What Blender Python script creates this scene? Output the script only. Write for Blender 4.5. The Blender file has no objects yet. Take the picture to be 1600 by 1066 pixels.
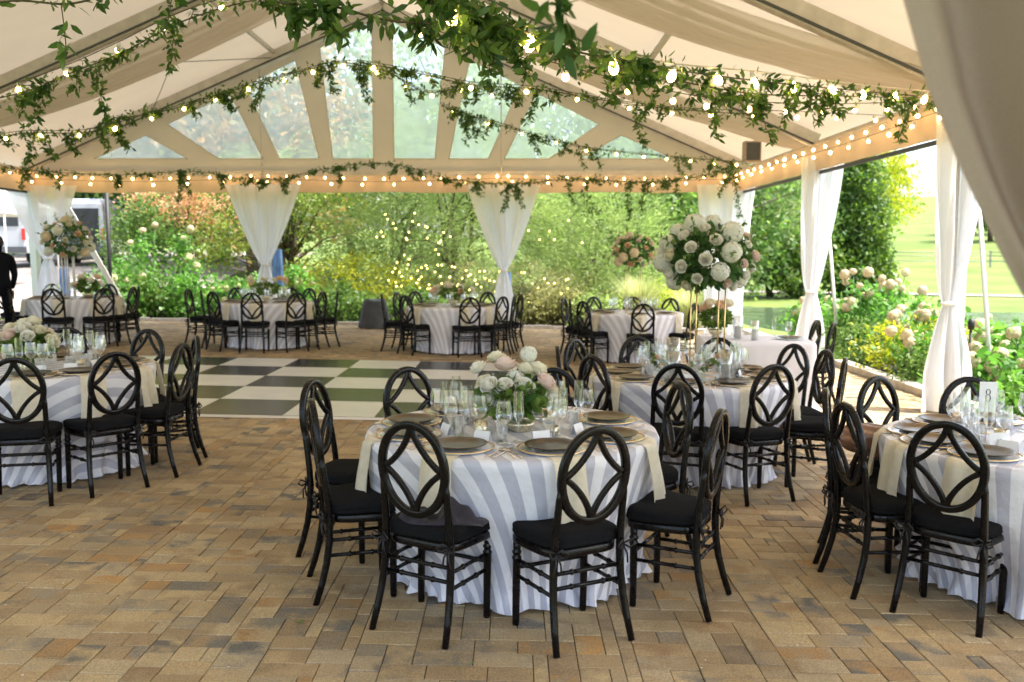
import bpy, math, random
import numpy as np
from mathutils import Vector, Matrix
PI = math.pi
random.seed(7); rng = np.random.default_rng(7)
S = bpy.context.scene
COL = S.collection

# ------------------------------------------------------------------ camera, world, sun, exposure
cam = bpy.data.objects.new("camera", bpy.data.cameras.new("camera")); COL.objects.link(cam)
cam.location = (0, 0, 1.70); cam.rotation_euler = (math.radians(90 - 5.7), 0, 0)
cam.data.lens = 31.5; cam.data.sensor_width = 36; cam.data.clip_start = 0.05; cam.data.clip_end = 1200
cam.data.dof.use_dof = True; cam.data.dof.focus_distance = 4.6; cam.data.dof.aperture_fstop = 2.8
S.camera = cam
SUN_EL, SUN_AZ = math.radians(60), math.radians(100)       # azimuth from +Y towards +X
w = bpy.data.worlds.new("World"); S.world = w; w.use_nodes = True
nt = w.node_tree; nt.nodes.clear()
sky = nt.nodes.new('ShaderNodeTexSky'); sky.sky_type = 'NISHITA'; sky.sun_disc = False
sky.sun_elevation = SUN_EL; sky.sun_rotation = SUN_AZ; sky.dust_density = 3.5; sky.air_density = 1.0; sky.ozone_density = 0.7
bg = nt.nodes.new('ShaderNodeBackground'); bg.inputs[1].default_value = 0.15
out = nt.nodes.new('ShaderNodeOutputWorld')
hs = nt.nodes.new('ShaderNodeHueSaturation'); hs.inputs['Saturation'].default_value = .85; hs.inputs['Value'].default_value = 1.0
nt.links.new(sky.outputs[0], hs.inputs['Color']); nt.links.new(hs.outputs[0], bg.inputs[0]); nt.links.new(bg.outputs[0], out.inputs[0])
sl = bpy.data.lights.new("sun", 'SUN'); sl.energy = 3.0; sl.angle = math.radians(3); sl.color = (1, .965, .91)
sun = bpy.data.objects.new("sun", sl); COL.objects.link(sun)
d = Vector((math.sin(SUN_AZ) * math.cos(SUN_EL), math.cos(SUN_AZ) * math.cos(SUN_EL), math.sin(SUN_EL)))
sun.rotation_euler = d.to_track_quat('Z', 'Y').to_euler()
S.view_settings.view_transform = 'Standard'; S.view_settings.look = 'None'
S.view_settings.gamma = 1; S.view_settings.exposure = 2.28
try:
    S.cycles.max_bounces = 7; S.cycles.diffuse_bounces = 4; S.cycles.transparent_max_bounces = 24
    S.cycles.glossy_bounces = 3; S.cycles.transmission_bounces = 4
    S.cycles.use_denoising = True; S.cycles.sample_clamp_indirect = 4
    S.cycles.caustics_reflective = False; S.cycles.caustics_refractive = False
except Exception: pass

# ------------------------------------------------------------------ materials
def mat(name, base=(.8, .8, .8), rough=.5, metal=0., spec=.5, emit=None, estr=0., sheen=0., coat=0.):
    m = bpy.data.materials.new(name); m.use_nodes = True
    b = m.node_tree.nodes['Principled BSDF']
    b.inputs['Base Color'].default_value = (*base, 1); b.inputs['Roughness'].default_value = rough
    b.inputs['Metallic'].default_value = metal; b.inputs['Specular IOR Level'].default_value = spec
    if sheen: b.inputs['Sheen Weight'].default_value = sheen
    if coat: b.inputs['Coat Weight'].default_value = coat; b.inputs['Coat Roughness'].default_value = .12
    if emit: b.inputs['Emission Color'].default_value = (*emit, 1); b.inputs['Emission Strength'].default_value = estr
    return m
def nodes(m): return m.node_tree.nodes, m.node_tree.links, m.node_tree.nodes['Principled BSDF'], m.node_tree.nodes['Material Output']
def add_noise(m, scale=8, amt=.25, coords='Object', bump=0., bscale=None, detail=4, c2=None):
    """vary the base colour with noise, and optionally bump"""
    n, l, b, o = nodes(m)
    tc = n.new('ShaderNodeTexCoord'); nz = n.new('ShaderNodeTexNoise')
    nz.inputs['Scale'].default_value = scale; nz.inputs['Detail'].default_value = detail
    l.new(tc.outputs[coords], nz.inputs['Vector'])
    base = tuple(b.inputs['Base Color'].default_value)[:3]
    cr = n.new('ShaderNodeValToRGB'); cr.color_ramp.elements[0].position = .3; cr.color_ramp.elements[1].position = .7
    lo = tuple(c * (1 - amt) for c in base) if c2 is None else c2
    cr.color_ramp.elements[0].color = (*lo, 1); cr.color_ramp.elements[1].color = (*[min(1, c * (1 + amt * .6)) for c in base], 1)
    l.new(nz.outputs[0], cr.inputs[0]); l.new(cr.outputs[0], b.inputs['Base Color'])
    if bump:
        n2 = n.new('ShaderNodeTexNoise'); n2.inputs['Scale'].default_value = bscale or scale * 4; n2.inputs['Detail'].default_value = 6
        l.new(tc.outputs[coords], n2.inputs['Vector'])
        bp = n.new('ShaderNodeBump'); bp.inputs['Strength'].default_value = bump; bp.inputs['Distance'].default_value = .02
        l.new(n2.outputs[0], bp.inputs['Height']); l.new(bp.outputs[0], b.inputs['Normal'])
    return m
def translucent(m, amt, tint=None, transp=0.):
    """mix the principled shader with translucency (and some see-through)"""
    n, l, b, o = nodes(m)
    t = n.new('ShaderNodeBsdfTranslucent'); mx = n.new('ShaderNodeMixShader'); mx.inputs[0].default_value = amt
    if tint: t.inputs[0].default_value = (*tint, 1)
    elif b.inputs['Base Color'].links: l.new(b.inputs['Base Color'].links[0].from_socket, t.inputs[0])
    else: t.inputs[0].default_value = b.inputs['Base Color'].default_value
    l.new(b.outputs[0], mx.inputs[1]); l.new(t.outputs[0], mx.inputs[2]); last = mx
    if transp:
        tr = n.new('ShaderNodeBsdfTransparent'); m2 = n.new('ShaderNodeMixShader'); m2.inputs[0].default_value = transp
        l.new(mx.outputs[0], m2.inputs[1]); l.new(tr.outputs[0], m2.inputs[2]); last = m2
    l.new(last.outputs[0], o.inputs[0]); return m
def leafmat(name, c1, c2, tr=.45, rough=.45, spec=.35):
    m = mat(name, c1, rough, spec=spec); n, l, b, o = nodes(m)
    at = n.new('ShaderNodeAttribute'); at.attribute_name = 'tint'
    mx = n.new('ShaderNodeMix'); mx.data_type = 'RGBA'
    mx.inputs[6].default_value = (*c1, 1); mx.inputs[7].default_value = (*c2, 1)
    l.new(at.outputs['Fac'], mx.inputs[0]); l.new(mx.outputs[2], b.inputs['Base Color'])
    t = n.new('ShaderNodeBsdfTranslucent'); hs = n.new('ShaderNodeHueSaturation')
    hs.inputs['Saturation'].default_value = 1.1; hs.inputs['Value'].default_value = 1.5
    l.new(mx.outputs[2], hs.inputs['Color']); l.new(hs.outputs[0], t.inputs[0])
    ms = n.new('ShaderNodeMixShader'); ms.inputs[0].default_value = tr
    l.new(b.outputs[0], ms.inputs[1]); l.new(t.outputs[0], ms.inputs[2]); l.new(ms.outputs[0], o.inputs[0])
    return m
def glassmat(name, tint=(.97, .99, 1), lo=.09, hi=.95, rough=.02):
    m = bpy.data.materials.new(name); m.use_nodes = True; n = m.node_tree.nodes; l = m.node_tree.links; n.clear()
    o = n.new('ShaderNodeOutputMaterial'); t = n.new('ShaderNodeBsdfTransparent'); g = n.new('ShaderNodeBsdfGlossy')
    t.inputs[0].default_value = (*tint, 1); g.inputs['Roughness'].default_value = rough; g.inputs['Color'].default_value = (1, 1, 1, 1)
    lw = n.new('ShaderNodeLayerWeight'); lw.inputs[0].default_value = .32
    mr = n.new('ShaderNodeMapRange'); mr.inputs[3].default_value = lo; mr.inputs[4].default_value = hi
    mx = n.new('ShaderNodeMixShader')
    l.new(lw.outputs['Facing'], mr.inputs[0]); l.new(mr.outputs[0], mx.inputs[0]); l.new(t.outputs[0], mx.inputs[1]); l.new(g.outputs[0], mx.inputs[2]); l.new(mx.outputs[0], o.inputs[0])
    return m

M = {}
M['black'] = mat('black lacquer', (.0035, .003, .0035), .2, spec=.26, coat=.04)
n, l, b, o = nodes(M['black']); tc = n.new('ShaderNodeTexCoord'); nz = n.new('ShaderNodeTexNoise'); nz.inputs['Scale'].default_value = 28; nz.inputs['Detail'].default_value = 6
mr = n.new('ShaderNodeMapRange'); mr.inputs[1].default_value = .35; mr.inputs[2].default_value = .7; mr.inputs[3].default_value = .14; mr.inputs[4].default_value = .42
l.new(tc.outputs['Object'], nz.inputs['Vector']); l.new(nz.outputs[0], mr.inputs[0]); l.new(mr.outputs[0], b.inputs['Roughness'])
M['cushion'] = add_noise(mat('black cushion cloth', (.009, .009, .010), .9, spec=.12), 60, .25, bump=.25, bscale=350)
M['ribbon'] = mat('black ribbon', (.014, .013, .014), .6)
M['napkin'] = translucent(add_noise(mat('cream napkin satin', (.86, .78, .60), .55, sheen=.2), 25, .08, bump=.2, bscale=60), .2)
M['pewter'] = add_noise(mat('pewter plate', (.12, .092, .06), .28, metal=.8), 14, .4)
M['charger'] = mat('pearl charger', (.72, .70, .66), .2, coat=.5)
M['goldrim'] = mat('gold rim', (.75, .52, .25), .25, metal=1)
M['gold'] = mat('brass rod', (.78, .56, .26), .28, metal=1)
M['cutlery'] = mat('rose gold cutlery', (.80, .68, .58), .2, metal=1)
M['glass'] = glassmat('clear glass')
M['vase'] = glassmat('vase glass', (.90, .96, .95), .1, .8)
M['mercury'] = add_noise(mat('mercury glass', (.75, .66, .45), .3, metal=.7), 120, .6)
M['wax'] = translucent(mat('candle wax', (.85, .82, .75), .5), .3)
M['paper'] = mat('white card', (.82, .82, .82), .7)
M['ink'] = mat('black ink', (.01, .01, .012), .7)
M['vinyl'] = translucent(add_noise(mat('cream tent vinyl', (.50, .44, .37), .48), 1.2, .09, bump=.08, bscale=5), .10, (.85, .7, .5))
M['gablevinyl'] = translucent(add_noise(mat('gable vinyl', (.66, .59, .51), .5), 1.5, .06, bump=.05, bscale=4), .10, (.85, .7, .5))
M['sheer'] = translucent(mat('ceiling sheer', (.72, .655, .58), .7, sheen=.3), .5, transp=.22)
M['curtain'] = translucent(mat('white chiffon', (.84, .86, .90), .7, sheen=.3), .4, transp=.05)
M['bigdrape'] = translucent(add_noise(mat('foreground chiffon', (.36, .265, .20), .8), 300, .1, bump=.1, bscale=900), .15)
M['alu'] = add_noise(mat('anodised aluminium', (.60, .56, .52), .45, metal=.3), 6, .15)
M['post'] = mat('post aluminium', (.60, .60, .60), .35, metal=.5)
M['darkframe'] = mat('dark wall frame', (.03, .03, .028), .5)
M['tan'] = add_noise(mat('eave valance vinyl', (.66, .53, .41), .5), 2, .08)
M['clear'] = None
M['cable'] = mat('white cable', (.70, .66, .58), .5)
M['darkcable'] = mat('twig cable', (.05, .045, .03), .7)
M['socket'] = mat('bulb socket', (.75, .73, .70), .4)
M['bulb'] = mat('lit warm bulb', (1, .85, .6), .3, emit=(1, .56, .19), estr=10)
M['bulbbig'] = mat('lit festoon bulb', (1, .85, .6), .3, emit=(1, .62, .25), estr=9)
M['fairy'] = mat('fairy bulb', (1, .9, .5), .3, emit=(1, .80, .13), estr=1.1)
M['smilax'] = leafmat('smilax leaf', (.03, .085, .022), (.15, .25, .055), .4, .38, .4)
M['vine'] = mat('vine stem', (.08, .07, .03), .7)
M['stem'] = mat('flower stem', (.07, .16, .04), .6)
M['foliage'] = leafmat('bouquet leaf', (.04, .10, .03), (.12, .24, .07), .35)
M['foliage2'] = leafmat('bright bouquet leaf', (.06, .13, .03), (.20, .30, .07), .35)
for nm, c in dict(white=(.92, .91, .84), cream=(.90, .86, .70), blush=(.90, .76, .69), peach=(.90, .67, .48), hydw=(.90, .91, .84), hydc=(.86, .74, .54)).items():
    M['fl_' + nm] = translucent(add_noise(mat('petal ' + nm, c, .6, spec=.2), 30, .12), .25)
M['fl_gpeach'] = translucent(add_noise(mat('garden peach petals', (.66, .55, .36), .7, spec=.2), 14, .35), .3)
M['fl_gcream'] = translucent(add_noise(mat('garden cream petals', (.66, .62, .38), .7, spec=.2), 14, .3), .3)
M['bark'] = add_noise(mat('bark', (.10, .075, .05), .9), 12, .4, bump=.6, bscale=30)
M['kerb'] = add_noise(mat('pale kerb stone', (.50, .46, .40), .85), 6, .25, bump=.4, bscale=40)
M['vanwhite'] = mat('white van paint', (.38, .39, .41), .25, coat=.6)
M['vanglass'] = mat('van window', (.03, .035, .04), .08)
M['rubber'] = mat('tyre rubber', (.02, .02, .02), .85)
M['bumper'] = mat('grey bumper', (.06, .065, .07), .5)
M['redlamp'] = mat('red tail lamp', (.55, .02, .02), .25, coat=.5)
M['bluecloth'] = translucent(add_noise(mat('blue cloth', (.22, .38, .70), .7), 4, .3), .3)
M['strap'] = mat('white strap', (.80, .80, .78), .6)
M['wood'] = add_noise(mat('weathered fence wood', (.34, .31, .27), .85), 6, .3)
M['suit'] = add_noise(mat('dark suit', (.007, .008, .013), .9, spec=.1), 40, .3)
M['skin'] = mat('skin', (.12, .065, .045), .5)
M['hair'] = mat('dark hair', (.012, .01, .009), .7)
M['jacket'] = add_noise(mat('dark mauve shawl', (.028, .022, .032), .85, sheen=.1), 30, .4, bump=.3, bscale=90)
M['bag'] = add_noise(mat('brown plastic wrap', (.26, .13, .085), .16, coat=.6), 9, .4, bump=.5, bscale=16)
M['greycover'] = add_noise(mat('charcoal cover', (.05, .055, .065), .7), 5, .3)
M['redpaint'] = mat('red paint', (.6, .03, .02), .3)
M['iron'] = mat('black iron', (.012, .012, .012), .6)
M['greyvase'] = mat('white pillar', (.75, .74, .72), .4)
M['speaker'] = add_noise(mat('beige speaker shell', (.42, .33, .25), .6), 20, .2)
M['soil'] = add_noise(mat('mulch', (.07, .05, .035), .95), 9, .5, bump=.8, bscale=30)

def clearmat(name, milk, tint):
    m = bpy.data.materials.new(name); m.use_nodes = True; n = m.node_tree.nodes; l = m.node_tree.links; n.clear()
    o = n.new('ShaderNodeOutputMaterial'); t = n.new('ShaderNodeBsdfTransparent'); t.inputs[0].default_value = (*tint, 1)
    df = n.new('ShaderNodeBsdfTranslucent'); df.inputs[0].default_value = (.9, .95, .93, 1)
    gl = n.new('ShaderNodeBsdfGlossy'); gl.inputs['Roughness'].default_value = .1
    m1 = n.new('ShaderNodeMixShader'); tc = n.new('ShaderNodeTexCoord'); nz = n.new('ShaderNodeTexNoise'); nz.inputs['Scale'].default_value = 2.5; nz.inputs['Detail'].default_value = 6
    mr = n.new('ShaderNodeMapRange'); mr.inputs[3].default_value = milk * .6; mr.inputs[4].default_value = milk * 1.5
    l.new(tc.outputs['Object'], nz.inputs[0]); l.new(nz.outputs[0], mr.inputs[0]); l.new(mr.outputs[0], m1.inputs[0])
    l.new(t.outputs[0], m1.inputs[1]); l.new(df.outputs[0], m1.inputs[2])
    m2 = n.new('ShaderNodeMixShader'); m2.inputs[0].default_value = .05
    l.new(m1.outputs[0], m2.inputs[1]); l.new(gl.outputs[0], m2.inputs[2]); l.new(m2.outputs[0], o.inputs[0]); return m
M['clear'] = clearmat('clear vinyl window', .42, (.95, .99, .97))

def clothmat(name, ang, period=.132, grey=(.56, .57, .67)):
    """white cloth woven with satin stripes; UV = the cloth laid flat, in metres"""
    m = mat(name, (.8, .8, .84), .6, sheen=.2); n, l, b, o = nodes(m)
    tc = n.new('ShaderNodeTexCoord'); sp = n.new('ShaderNodeSeparateXYZ'); l.new(tc.outputs['UV'], sp.inputs[0])
    def mth(op, a, bb=None):
        x = n.new('ShaderNodeMath'); x.operation = op
        for i, v in enumerate((a, bb)):
            if v is None: continue
            if isinstance(v, (int, float)): x.inputs[i].default_value = v
            else: l.new(v, x.inputs[i])
        return x.outputs[0]
    u = mth('ADD', mth('MULTIPLY', sp.outputs[0], math.cos(ang) / period), mth('MULTIPLY', sp.outputs[1], math.sin(ang) / period))
    fr = mth('FRACT', u); st = mth('GREATER_THAN', fr, .5)
    mx = n.new('ShaderNodeMix'); mx.data_type = 'RGBA'; mx.inputs[6].default_value = (.90, .905, .97, 1); mx.inputs[7].default_value = (*grey, 1)
    l.new(st, mx.inputs[0]); l.new(mx.outputs[2], b.inputs['Base Color'])
    l.new(mth('SUBTRACT', .62, mth('MULTIPLY', st, .25)), b.inputs['Roughness'])
    nz = n.new('ShaderNodeTexNoise'); nz.inputs['Scale'].default_value = 9; nz.inputs['Detail'].default_value = 5; l.new(tc.outputs['UV'], nz.inputs[0])
    bp = n.new('ShaderNodeBump'); bp.inputs['Strength'].default_value = .6; bp.inputs['Distance'].default_value = .03
    l.new(nz.outputs[0], bp.inputs['Height']); l.new(bp.outputs[0], b.inputs['Normal'])
    return translucent(m, .12)

# ------------------------------------------------------------------ mesh builder
class MB:
    def __init__(s): s.v = []; s.f = []; s.m = []; s.sm = []; s.uv = None; s.attr = None
    def add(s, vs, fs, mi=0, smooth=True):
        o = len(s.v); s.v.extend(tuple(v) for v in vs); s.f.extend(tuple(i + o for i in f) for f in fs)
        s.m.extend([mi] * len(fs)); s.sm.extend([smooth] * len(fs)); return s
    def box(s, c, e, mi=0, rz=0.):
        x, y, z = [q / 2 for q in e]; vs = []
        for dz in (-z, z):
            for dx, dy in ((-x, -y), (x, -y), (x, y), (-x, y)):
                vs.append((c[0] + dx * math.cos(rz) - dy * math.sin(rz), c[1] + dx * math.sin(rz) + dy * math.cos(rz), c[2] + dz))
        return s.add(vs, [(3, 2, 1, 0), (4, 5, 6, 7), (0, 1, 5, 4), (1, 2, 6, 5), (2, 3, 7, 6), (3, 0, 4, 7)], mi, False)
    def tube(s, pts, r, n=8, mi=0, cap=True, flat=1.):
        pts = [Vector(p) for p in pts]; rs = r if isinstance(r, (list, tuple)) else [r] * len(pts)
        vs = []; up = None
        for i, p in enumerate(pts):
            t = (pts[min(i + 1, len(pts) - 1)] - pts[max(i - 1, 0)]).normalized()
            if up is None: up = Vector((0, 0, 1)) if abs(t.z) < .9 else Vector((0, 1, 0))
            a = t.cross(up)
            if a.length < 1e-5: a = t.cross(Vector((1, 0, 0)))
            a.normalize(); bb = a.cross(t).normalized(); up = bb
            for k in range(n):
                q = 2 * PI * (k + .5) / n
                vs.append(p + a * rs[i] * math.cos(q) + bb * rs[i] * flat * math.sin(q))
        fs = []
        for i in range(len(pts) - 1):
            for k in range(n):
                fs.append((i * n + k, i * n + (k + 1) % n, (i + 1) * n + (k + 1) % n, (i + 1) * n + k))
        if cap: fs.append(tuple(range(n))[::-1]); fs.append(tuple((len(pts) - 1) * n + k for k in range(n)))
        return s.add(vs, fs, mi)
    def lathe(s, prof, n=24, mi=0, c=(0, 0, 0), cap=False):
        vs = []
        for r, z in prof:
            for k in range(n): vs.append((c[0] + r * math.cos(2 * PI * k / n), c[1] + r * math.sin(2 * PI * k / n), c[2] + z))
        fs = [(i * n + k, i * n + (k + 1) % n, (i + 1) * n + (k + 1) % n, (i + 1) * n + k) for i in range(len(prof) - 1) for k in range(n)]
        if cap: fs.append(tuple(range(n))[::-1]); fs.append(tuple((len(prof) - 1) * n + k for k in range(n)))
        return s.add(vs, fs, mi)
    def grid(s, fn, nu, nv, mi=0, smooth=True):
        vs = [fn(i / nu, j / nv) for j in range(nv + 1) for i in range(nu + 1)]
        fs = [(j * (nu + 1) + i, j * (nu + 1) + i + 1, (j + 1) * (nu + 1) + i + 1, (j + 1) * (nu + 1) + i) for j in range(nv) for i in range(nu)]
        return s.add(vs, fs, mi, smooth)
    def poly(s, pts, mi=0): return s.add(pts, [tuple(range(len(pts)))], mi, False)
    def prism(s, pts, off, mi=0):
        """closed prism from a planar outline moved by off"""
        n = len(pts); q = [tuple(a + b for a, b in zip(p, off)) for p in pts]
        return s.add(list(pts) + q, [tuple(range(n))[::-1], tuple(range(n, 2 * n))] + [(i, (i + 1) % n, n + (i + 1) % n, n + i) for i in range(n)], mi, False)
    def mesh(s, name, mats):
        me = bpy.data.meshes.new(name); me.from_pydata(s.v, [], s.f)
        for m_ in (mats if isinstance(mats, (list, tuple)) else [mats]): me.materials.append(m_)
        me.polygons.foreach_set('material_index', s.m); me.polygons.foreach_set('use_smooth', s.sm)
        me.update(); return me

def link(name, data, parent=None, loc=(0, 0, 0), rot=(0, 0, 0), scale=None):
    o = bpy.data.objects.new(name, data); COL.objects.link(o); o.location = loc; o.rotation_euler = rot
    if scale: o.scale = scale if isinstance(scale, (tuple, list)) else (scale,) * 3
    if parent: o.parent = parent
    return o
def tag(o, label=None, cat=None, group=None, kind=None):
    if label: o['label'] = label
    if cat: o['category'] = cat
    if group: o['group'] = group
    if kind: o['kind'] = kind
    return o
def thing(name, label, cat, loc=(0, 0, 0), rz=0., group=None):
    return tag(link(name, None, None, loc, (0, 0, rz)), label, cat, group)
def part(name, mb, m, parent, loc=(0, 0, 0), rot=(0, 0, 0)):
    return link(name, mb.mesh(name, m) if isinstance(mb, MB) else mb, parent, loc, rot)
def solo(name, mb, m, label, cat, loc=(0, 0, 0), rot=(0, 0, 0), group=None, kind=None):
    return tag(link(name, mb.mesh(name, m) if isinstance(mb, MB) else mb, None, loc, rot), label, cat, group, kind)
def struct(name, mb, m):
    return tag(link(name, mb.mesh(name, m) if isinstance(mb, MB) else mb), kind='structure')
def dup(root, loc, rz, label=None, group=None, scale=None):
    r = root.copy(); COL.objects.link(r); r.location = loc; r.rotation_euler = (0, 0, rz)
    if scale: r.scale = (scale,) * 3
    if label: r['label'] = label
    if group: r['group'] = group
    for ch in KIDS(root):
        c = ch.copy(); COL.objects.link(c); c.parent = r
        for g in KIDS(ch):
            g2 = g.copy(); COL.objects.link(g2); g2.parent = c
    return r
_kids = {}
def KIDS(o):
    if o.name not in _kids: _kids[o.name] = list(o.children)
    return _kids[o.name]

def quadmesh(name, V, m, tint=None, k=4):
    """many k-gons at once: V is (N*k,3)"""
    N = len(V) // k
    me = bpy.data.meshes.new(name); me.vertices.add(N * k); me.vertices.foreach_set('co', np.asarray(V, dtype=np.float32).ravel())
    me.loops.add(N * k); me.loops.foreach_set('vertex_index', np.arange(N * k, dtype=np.int32))
    me.polygons.add(N); me.polygons.foreach_set('loop_start', np.arange(0, N * k, k, dtype=np.int32))
    me.polygons.foreach_set('loop_total', np.full(N, k, dtype=np.int32))
    if tint is not None:
        a = me.attributes.new('tint', 'FLOAT', 'FACE'); a.data.foreach_set('value', np.asarray(tint, dtype=np.float32))
    me.materials.append(m); me.update(calc_edges=True); me.validate(); return me
def leaves(P, size, asp=.45, droop=0., dirs=None, spread=1.):
    """leaf shapes (6-gons) at points P; returns verts (N*6,3)"""
    N = len(P); P = np.asarray(P)
    dv = rng.normal(size=(N, 3)) * spread
    if dirs is not None: dv = dv * .6 + dirs
    dv[:, 2] -= droop
    dv /= np.linalg.norm(dv, axis=1)[:, None] + 1e-9
    r = rng.normal(size=(N, 3)); sd = np.cross(dv, r); sd /= np.linalg.norm(sd, axis=1)[:, None] + 1e-9
    nn = np.cross(dv, sd)
    L = (np.asarray(size) * rng.uniform(.7, 1.25, N))[:, None]; W = L * asp
    out = np.empty((N, 6, 3))
    out[:, 0] = P; out[:, 1] = P + dv * L * .3 + sd * W * .48 + nn * L * .04; out[:, 2] = P + dv * L * .7 + sd * W * .36 + nn * L * .03
    out[:, 3] = P + dv * L; out[:, 4] = P + dv * L * .7 - sd * W * .36 + nn * L * .03; out[:, 5] = P + dv * L * .3 - sd * W * .48 + nn * L * .04
    return out.reshape(-1, 3)

SL = -0.02
def gz(x): return SL * x

# ------------------------------------------------------------------ terrain, pond, sky-side setting
def smooth(a, b, x):
    t = np.clip((x - a) / (b - a), 0, 1); return t * t * (3 - 2 * t)
def terrain(x, y):
    x = np.asarray(x, float); y = np.asarray(y, float)
    z = SL * np.clip(x, -12, 6) - .06
    # driveway climbing to the back left
    z = z + (1 - smooth(-13, -5, x)) * smooth(20, 36, y) * .75
    # garden behind
    z = z + smooth(20, 60, y) * .6 * (1 - smooth(-3, 12, x))
    # pond basin and far lawn on the right
    rr = x * .93 + (y - 10) * .12
    east = smooth(7.2, 11, rr)
    dist = np.hypot(x, y)
    z = z * (1 - east) + east * (-1.75)
    far = smooth(41, 46, dist + .0 * x) * smooth(-3, 8, x)
    hill = -.95 + (dist - 45) * .02 + np.clip(dist - 62, 0, 400) * .05
    z = z * (1 - far) + far * hill
    z = z + (1 - smooth(-3, 8, x)) * np.clip(dist - 60, 0, 300) * .03
    return z
def axis(segs):
    a = []
    for lo, hi, st in segs: a += list(np.arange(lo, hi, st))
    return np.array(a + [segs[-1][1]])
gx = axis([(-260, -60, 20), (-60, -14, 3), (-14, 16, .8), (16, 80, 2.5), (80, 420, 20)])
gy = axis([(-60, 0, 10), (0, 30, 1), (30, 80, 1.5), (80, 160, 5), (160, 520, 30)])
X, Y = np.meshgrid(gx, gy); Z = terrain(X, Y) + (np.sin(X * .7) * np.cos(Y * .5)) * .02
g = MB(); nx = len(gx)
g.v = list(zip(X.ravel().tolist(), Y.ravel().tolist(), Z.ravel().tolist()))
g.f = [(j * nx + i, j * nx + i + 1, (j + 1) * nx + i + 1, (j + 1) * nx + i) for j in range(len(gy) - 1) for i in range(nx - 1)]
g.m = [0] * len(g.f); g.sm = [True] * len(g.f)
M['lawn'] = add_noise(mat('mown lawn', (.12, .155, .042), .9, spec=.1), .25, .35, bump=.5, bscale=6, c2=(.085, .13, .03))
struct('ground', g, M['lawn'])
M['water'] = mat('pond water', (.05, .08, .05), .12, spec=.6)
n, l, b, o = nodes(M['water']); tc = n.new('ShaderNodeTexCoord'); nz = n.new('ShaderNodeTexNoise'); nz.inputs['Scale'].default_value = 1.6; nz.inputs['Detail'].default_value = 3
mp = n.new('ShaderNodeMapping'); mp.inputs['Scale'].default_value = (1, .5, 1); l.new(tc.outputs['Object'], mp.inputs[0]); l.new(mp.outputs[0], nz.inputs[0])
bp = n.new('ShaderNodeBump'); bp.inputs['Strength'].default_value = .5; bp.inputs['Distance'].default_value = .2; l.new(nz.outputs[0], bp.inputs['Height']); l.new(bp.outputs[0], b.inputs['Normal'])
wv = MB(); wv.poly([(7, 0, -1.0), (60, 0, -1.0), (60, 50, -1.0), (2, 50, -1.0), (2, 24, -1.0)]); struct('pond_water', wv, M['water'])
# gravel path on the far lawn, gravel drive on the left
pm = MB()
def pathpt(t, wd):
    a = math.radians(2 + 46 * t); R = 55 + wd
    x, y = R * math.sin(a), R * math.cos(a); return (x, y, float(terrain(x, y)) + .05)
pm.grid(lambda u, v: pathpt(u, v * 1.6), 50, 1); M['gravel'] = add_noise(mat('pale gravel', (.24, .205, .175), .9), 3, .2, bump=.6, bscale=30)
struct('garden_path', pm, M['gravel'])
dm = MB(); dm.grid(lambda u, v: (-26 + 17 * u - v * 4, 20.2 + 40 * v, float(terrain(-26 + 17 * u - v * 4, 20.2 + 40 * v)) + .04), 16, 40)
struct('driveway', dm, M['gravel'])
# planting beds
for nm, (x0, x1, y0, y1) in dict(back=(-9.2, 4.9, 19.75, 27), side=(5.25, 8.2, 2, 19.5)).items():
    bm_ = MB(); bm_.grid(lambda u, v: (x0 + (x1 - x0) * u, y0 + (y1 - y0) * v, float(terrain(x0 + (x1 - x0) * u, y0 + (y1 - y0) * v)) + .03 + .04 * math.sin(9 * u) * math.sin(8 * v)), 20, 12)
    struct('planting_bed', bm_, M['soil'])

# ------------------------------------------------------------------ patio of random pavers
u_ = .0625; NX, NY = 260, 316; X0, Y0 = -11.1, .1
occ = np.zeros((NY, NX), bool); rects = []
rp = random.Random(3)
for j in range(NY):
    for i in range(NX):
        if occ[j, i]: continue
        ch = rp.random(); opts = [(4, 2), (3, 2), (2, 2), (3, 1), (2, 1), (1, 2), (1, 1)]
        opts = ([(4, 2)] if ch < .50 else [(3, 2)] if ch < .72 else [(2, 3), (3, 2)] if ch < .86 else [(2, 2)]) + opts
        for wi, hi in opts:
            if i + wi <= NX and j + hi <= NY and not occ[j:j + hi, i:i + wi].any():
                occ[j:j + hi, i:i + wi] = True; rects.append((i, j, wi, hi)); break
V = []; F = []; TA = []; TB = []
for (i, j, wi, hi) in rects:
    x0, y0 = X0 + i * u_, Y0 + j * u_; x1, y1 = x0 + wi * u_, y0 + hi * u_
    near = y0 < 9; gp = .0019; bv = .0044; dz = rp.gauss(0, .0016); o_ = len(V)
    a = rp.random(); bb = rp.random()
    if near:
        for (e, z) in ((gp, -.008), (gp, -.002), (bv, .0)):
            for (px, py) in ((x0 + e, y0 + e), (x1 - e, y0 + e), (x1 - e, y1 - e), (x0 + e, y1 - e)): V.append((px, py, gz(px) + z + dz))
        fs = [(8, 9, 10, 11)]
        for q in (0, 4): fs += [(q + k, q + (k + 1) % 4, q + 4 + (k + 1) % 4, q + 4 + k) for k in range(4)]
    else:
        for (px, py) in ((x0 + gp, y0 + gp), (x1 - gp, y0 + gp), (x1 - gp, y1 - gp), (x0 + gp, y1 - gp)): V.append((px, py, gz(px) + dz))
        fs = [(0, 1, 2, 3)]
    for f_ in fs: F.append(tuple(q + o_ for q in f_)); TA.append(a); TB.append(bb)
x1, y1 = X0 + NX * u_, Y0 + NY * u_; o_ = len(V)
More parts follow.
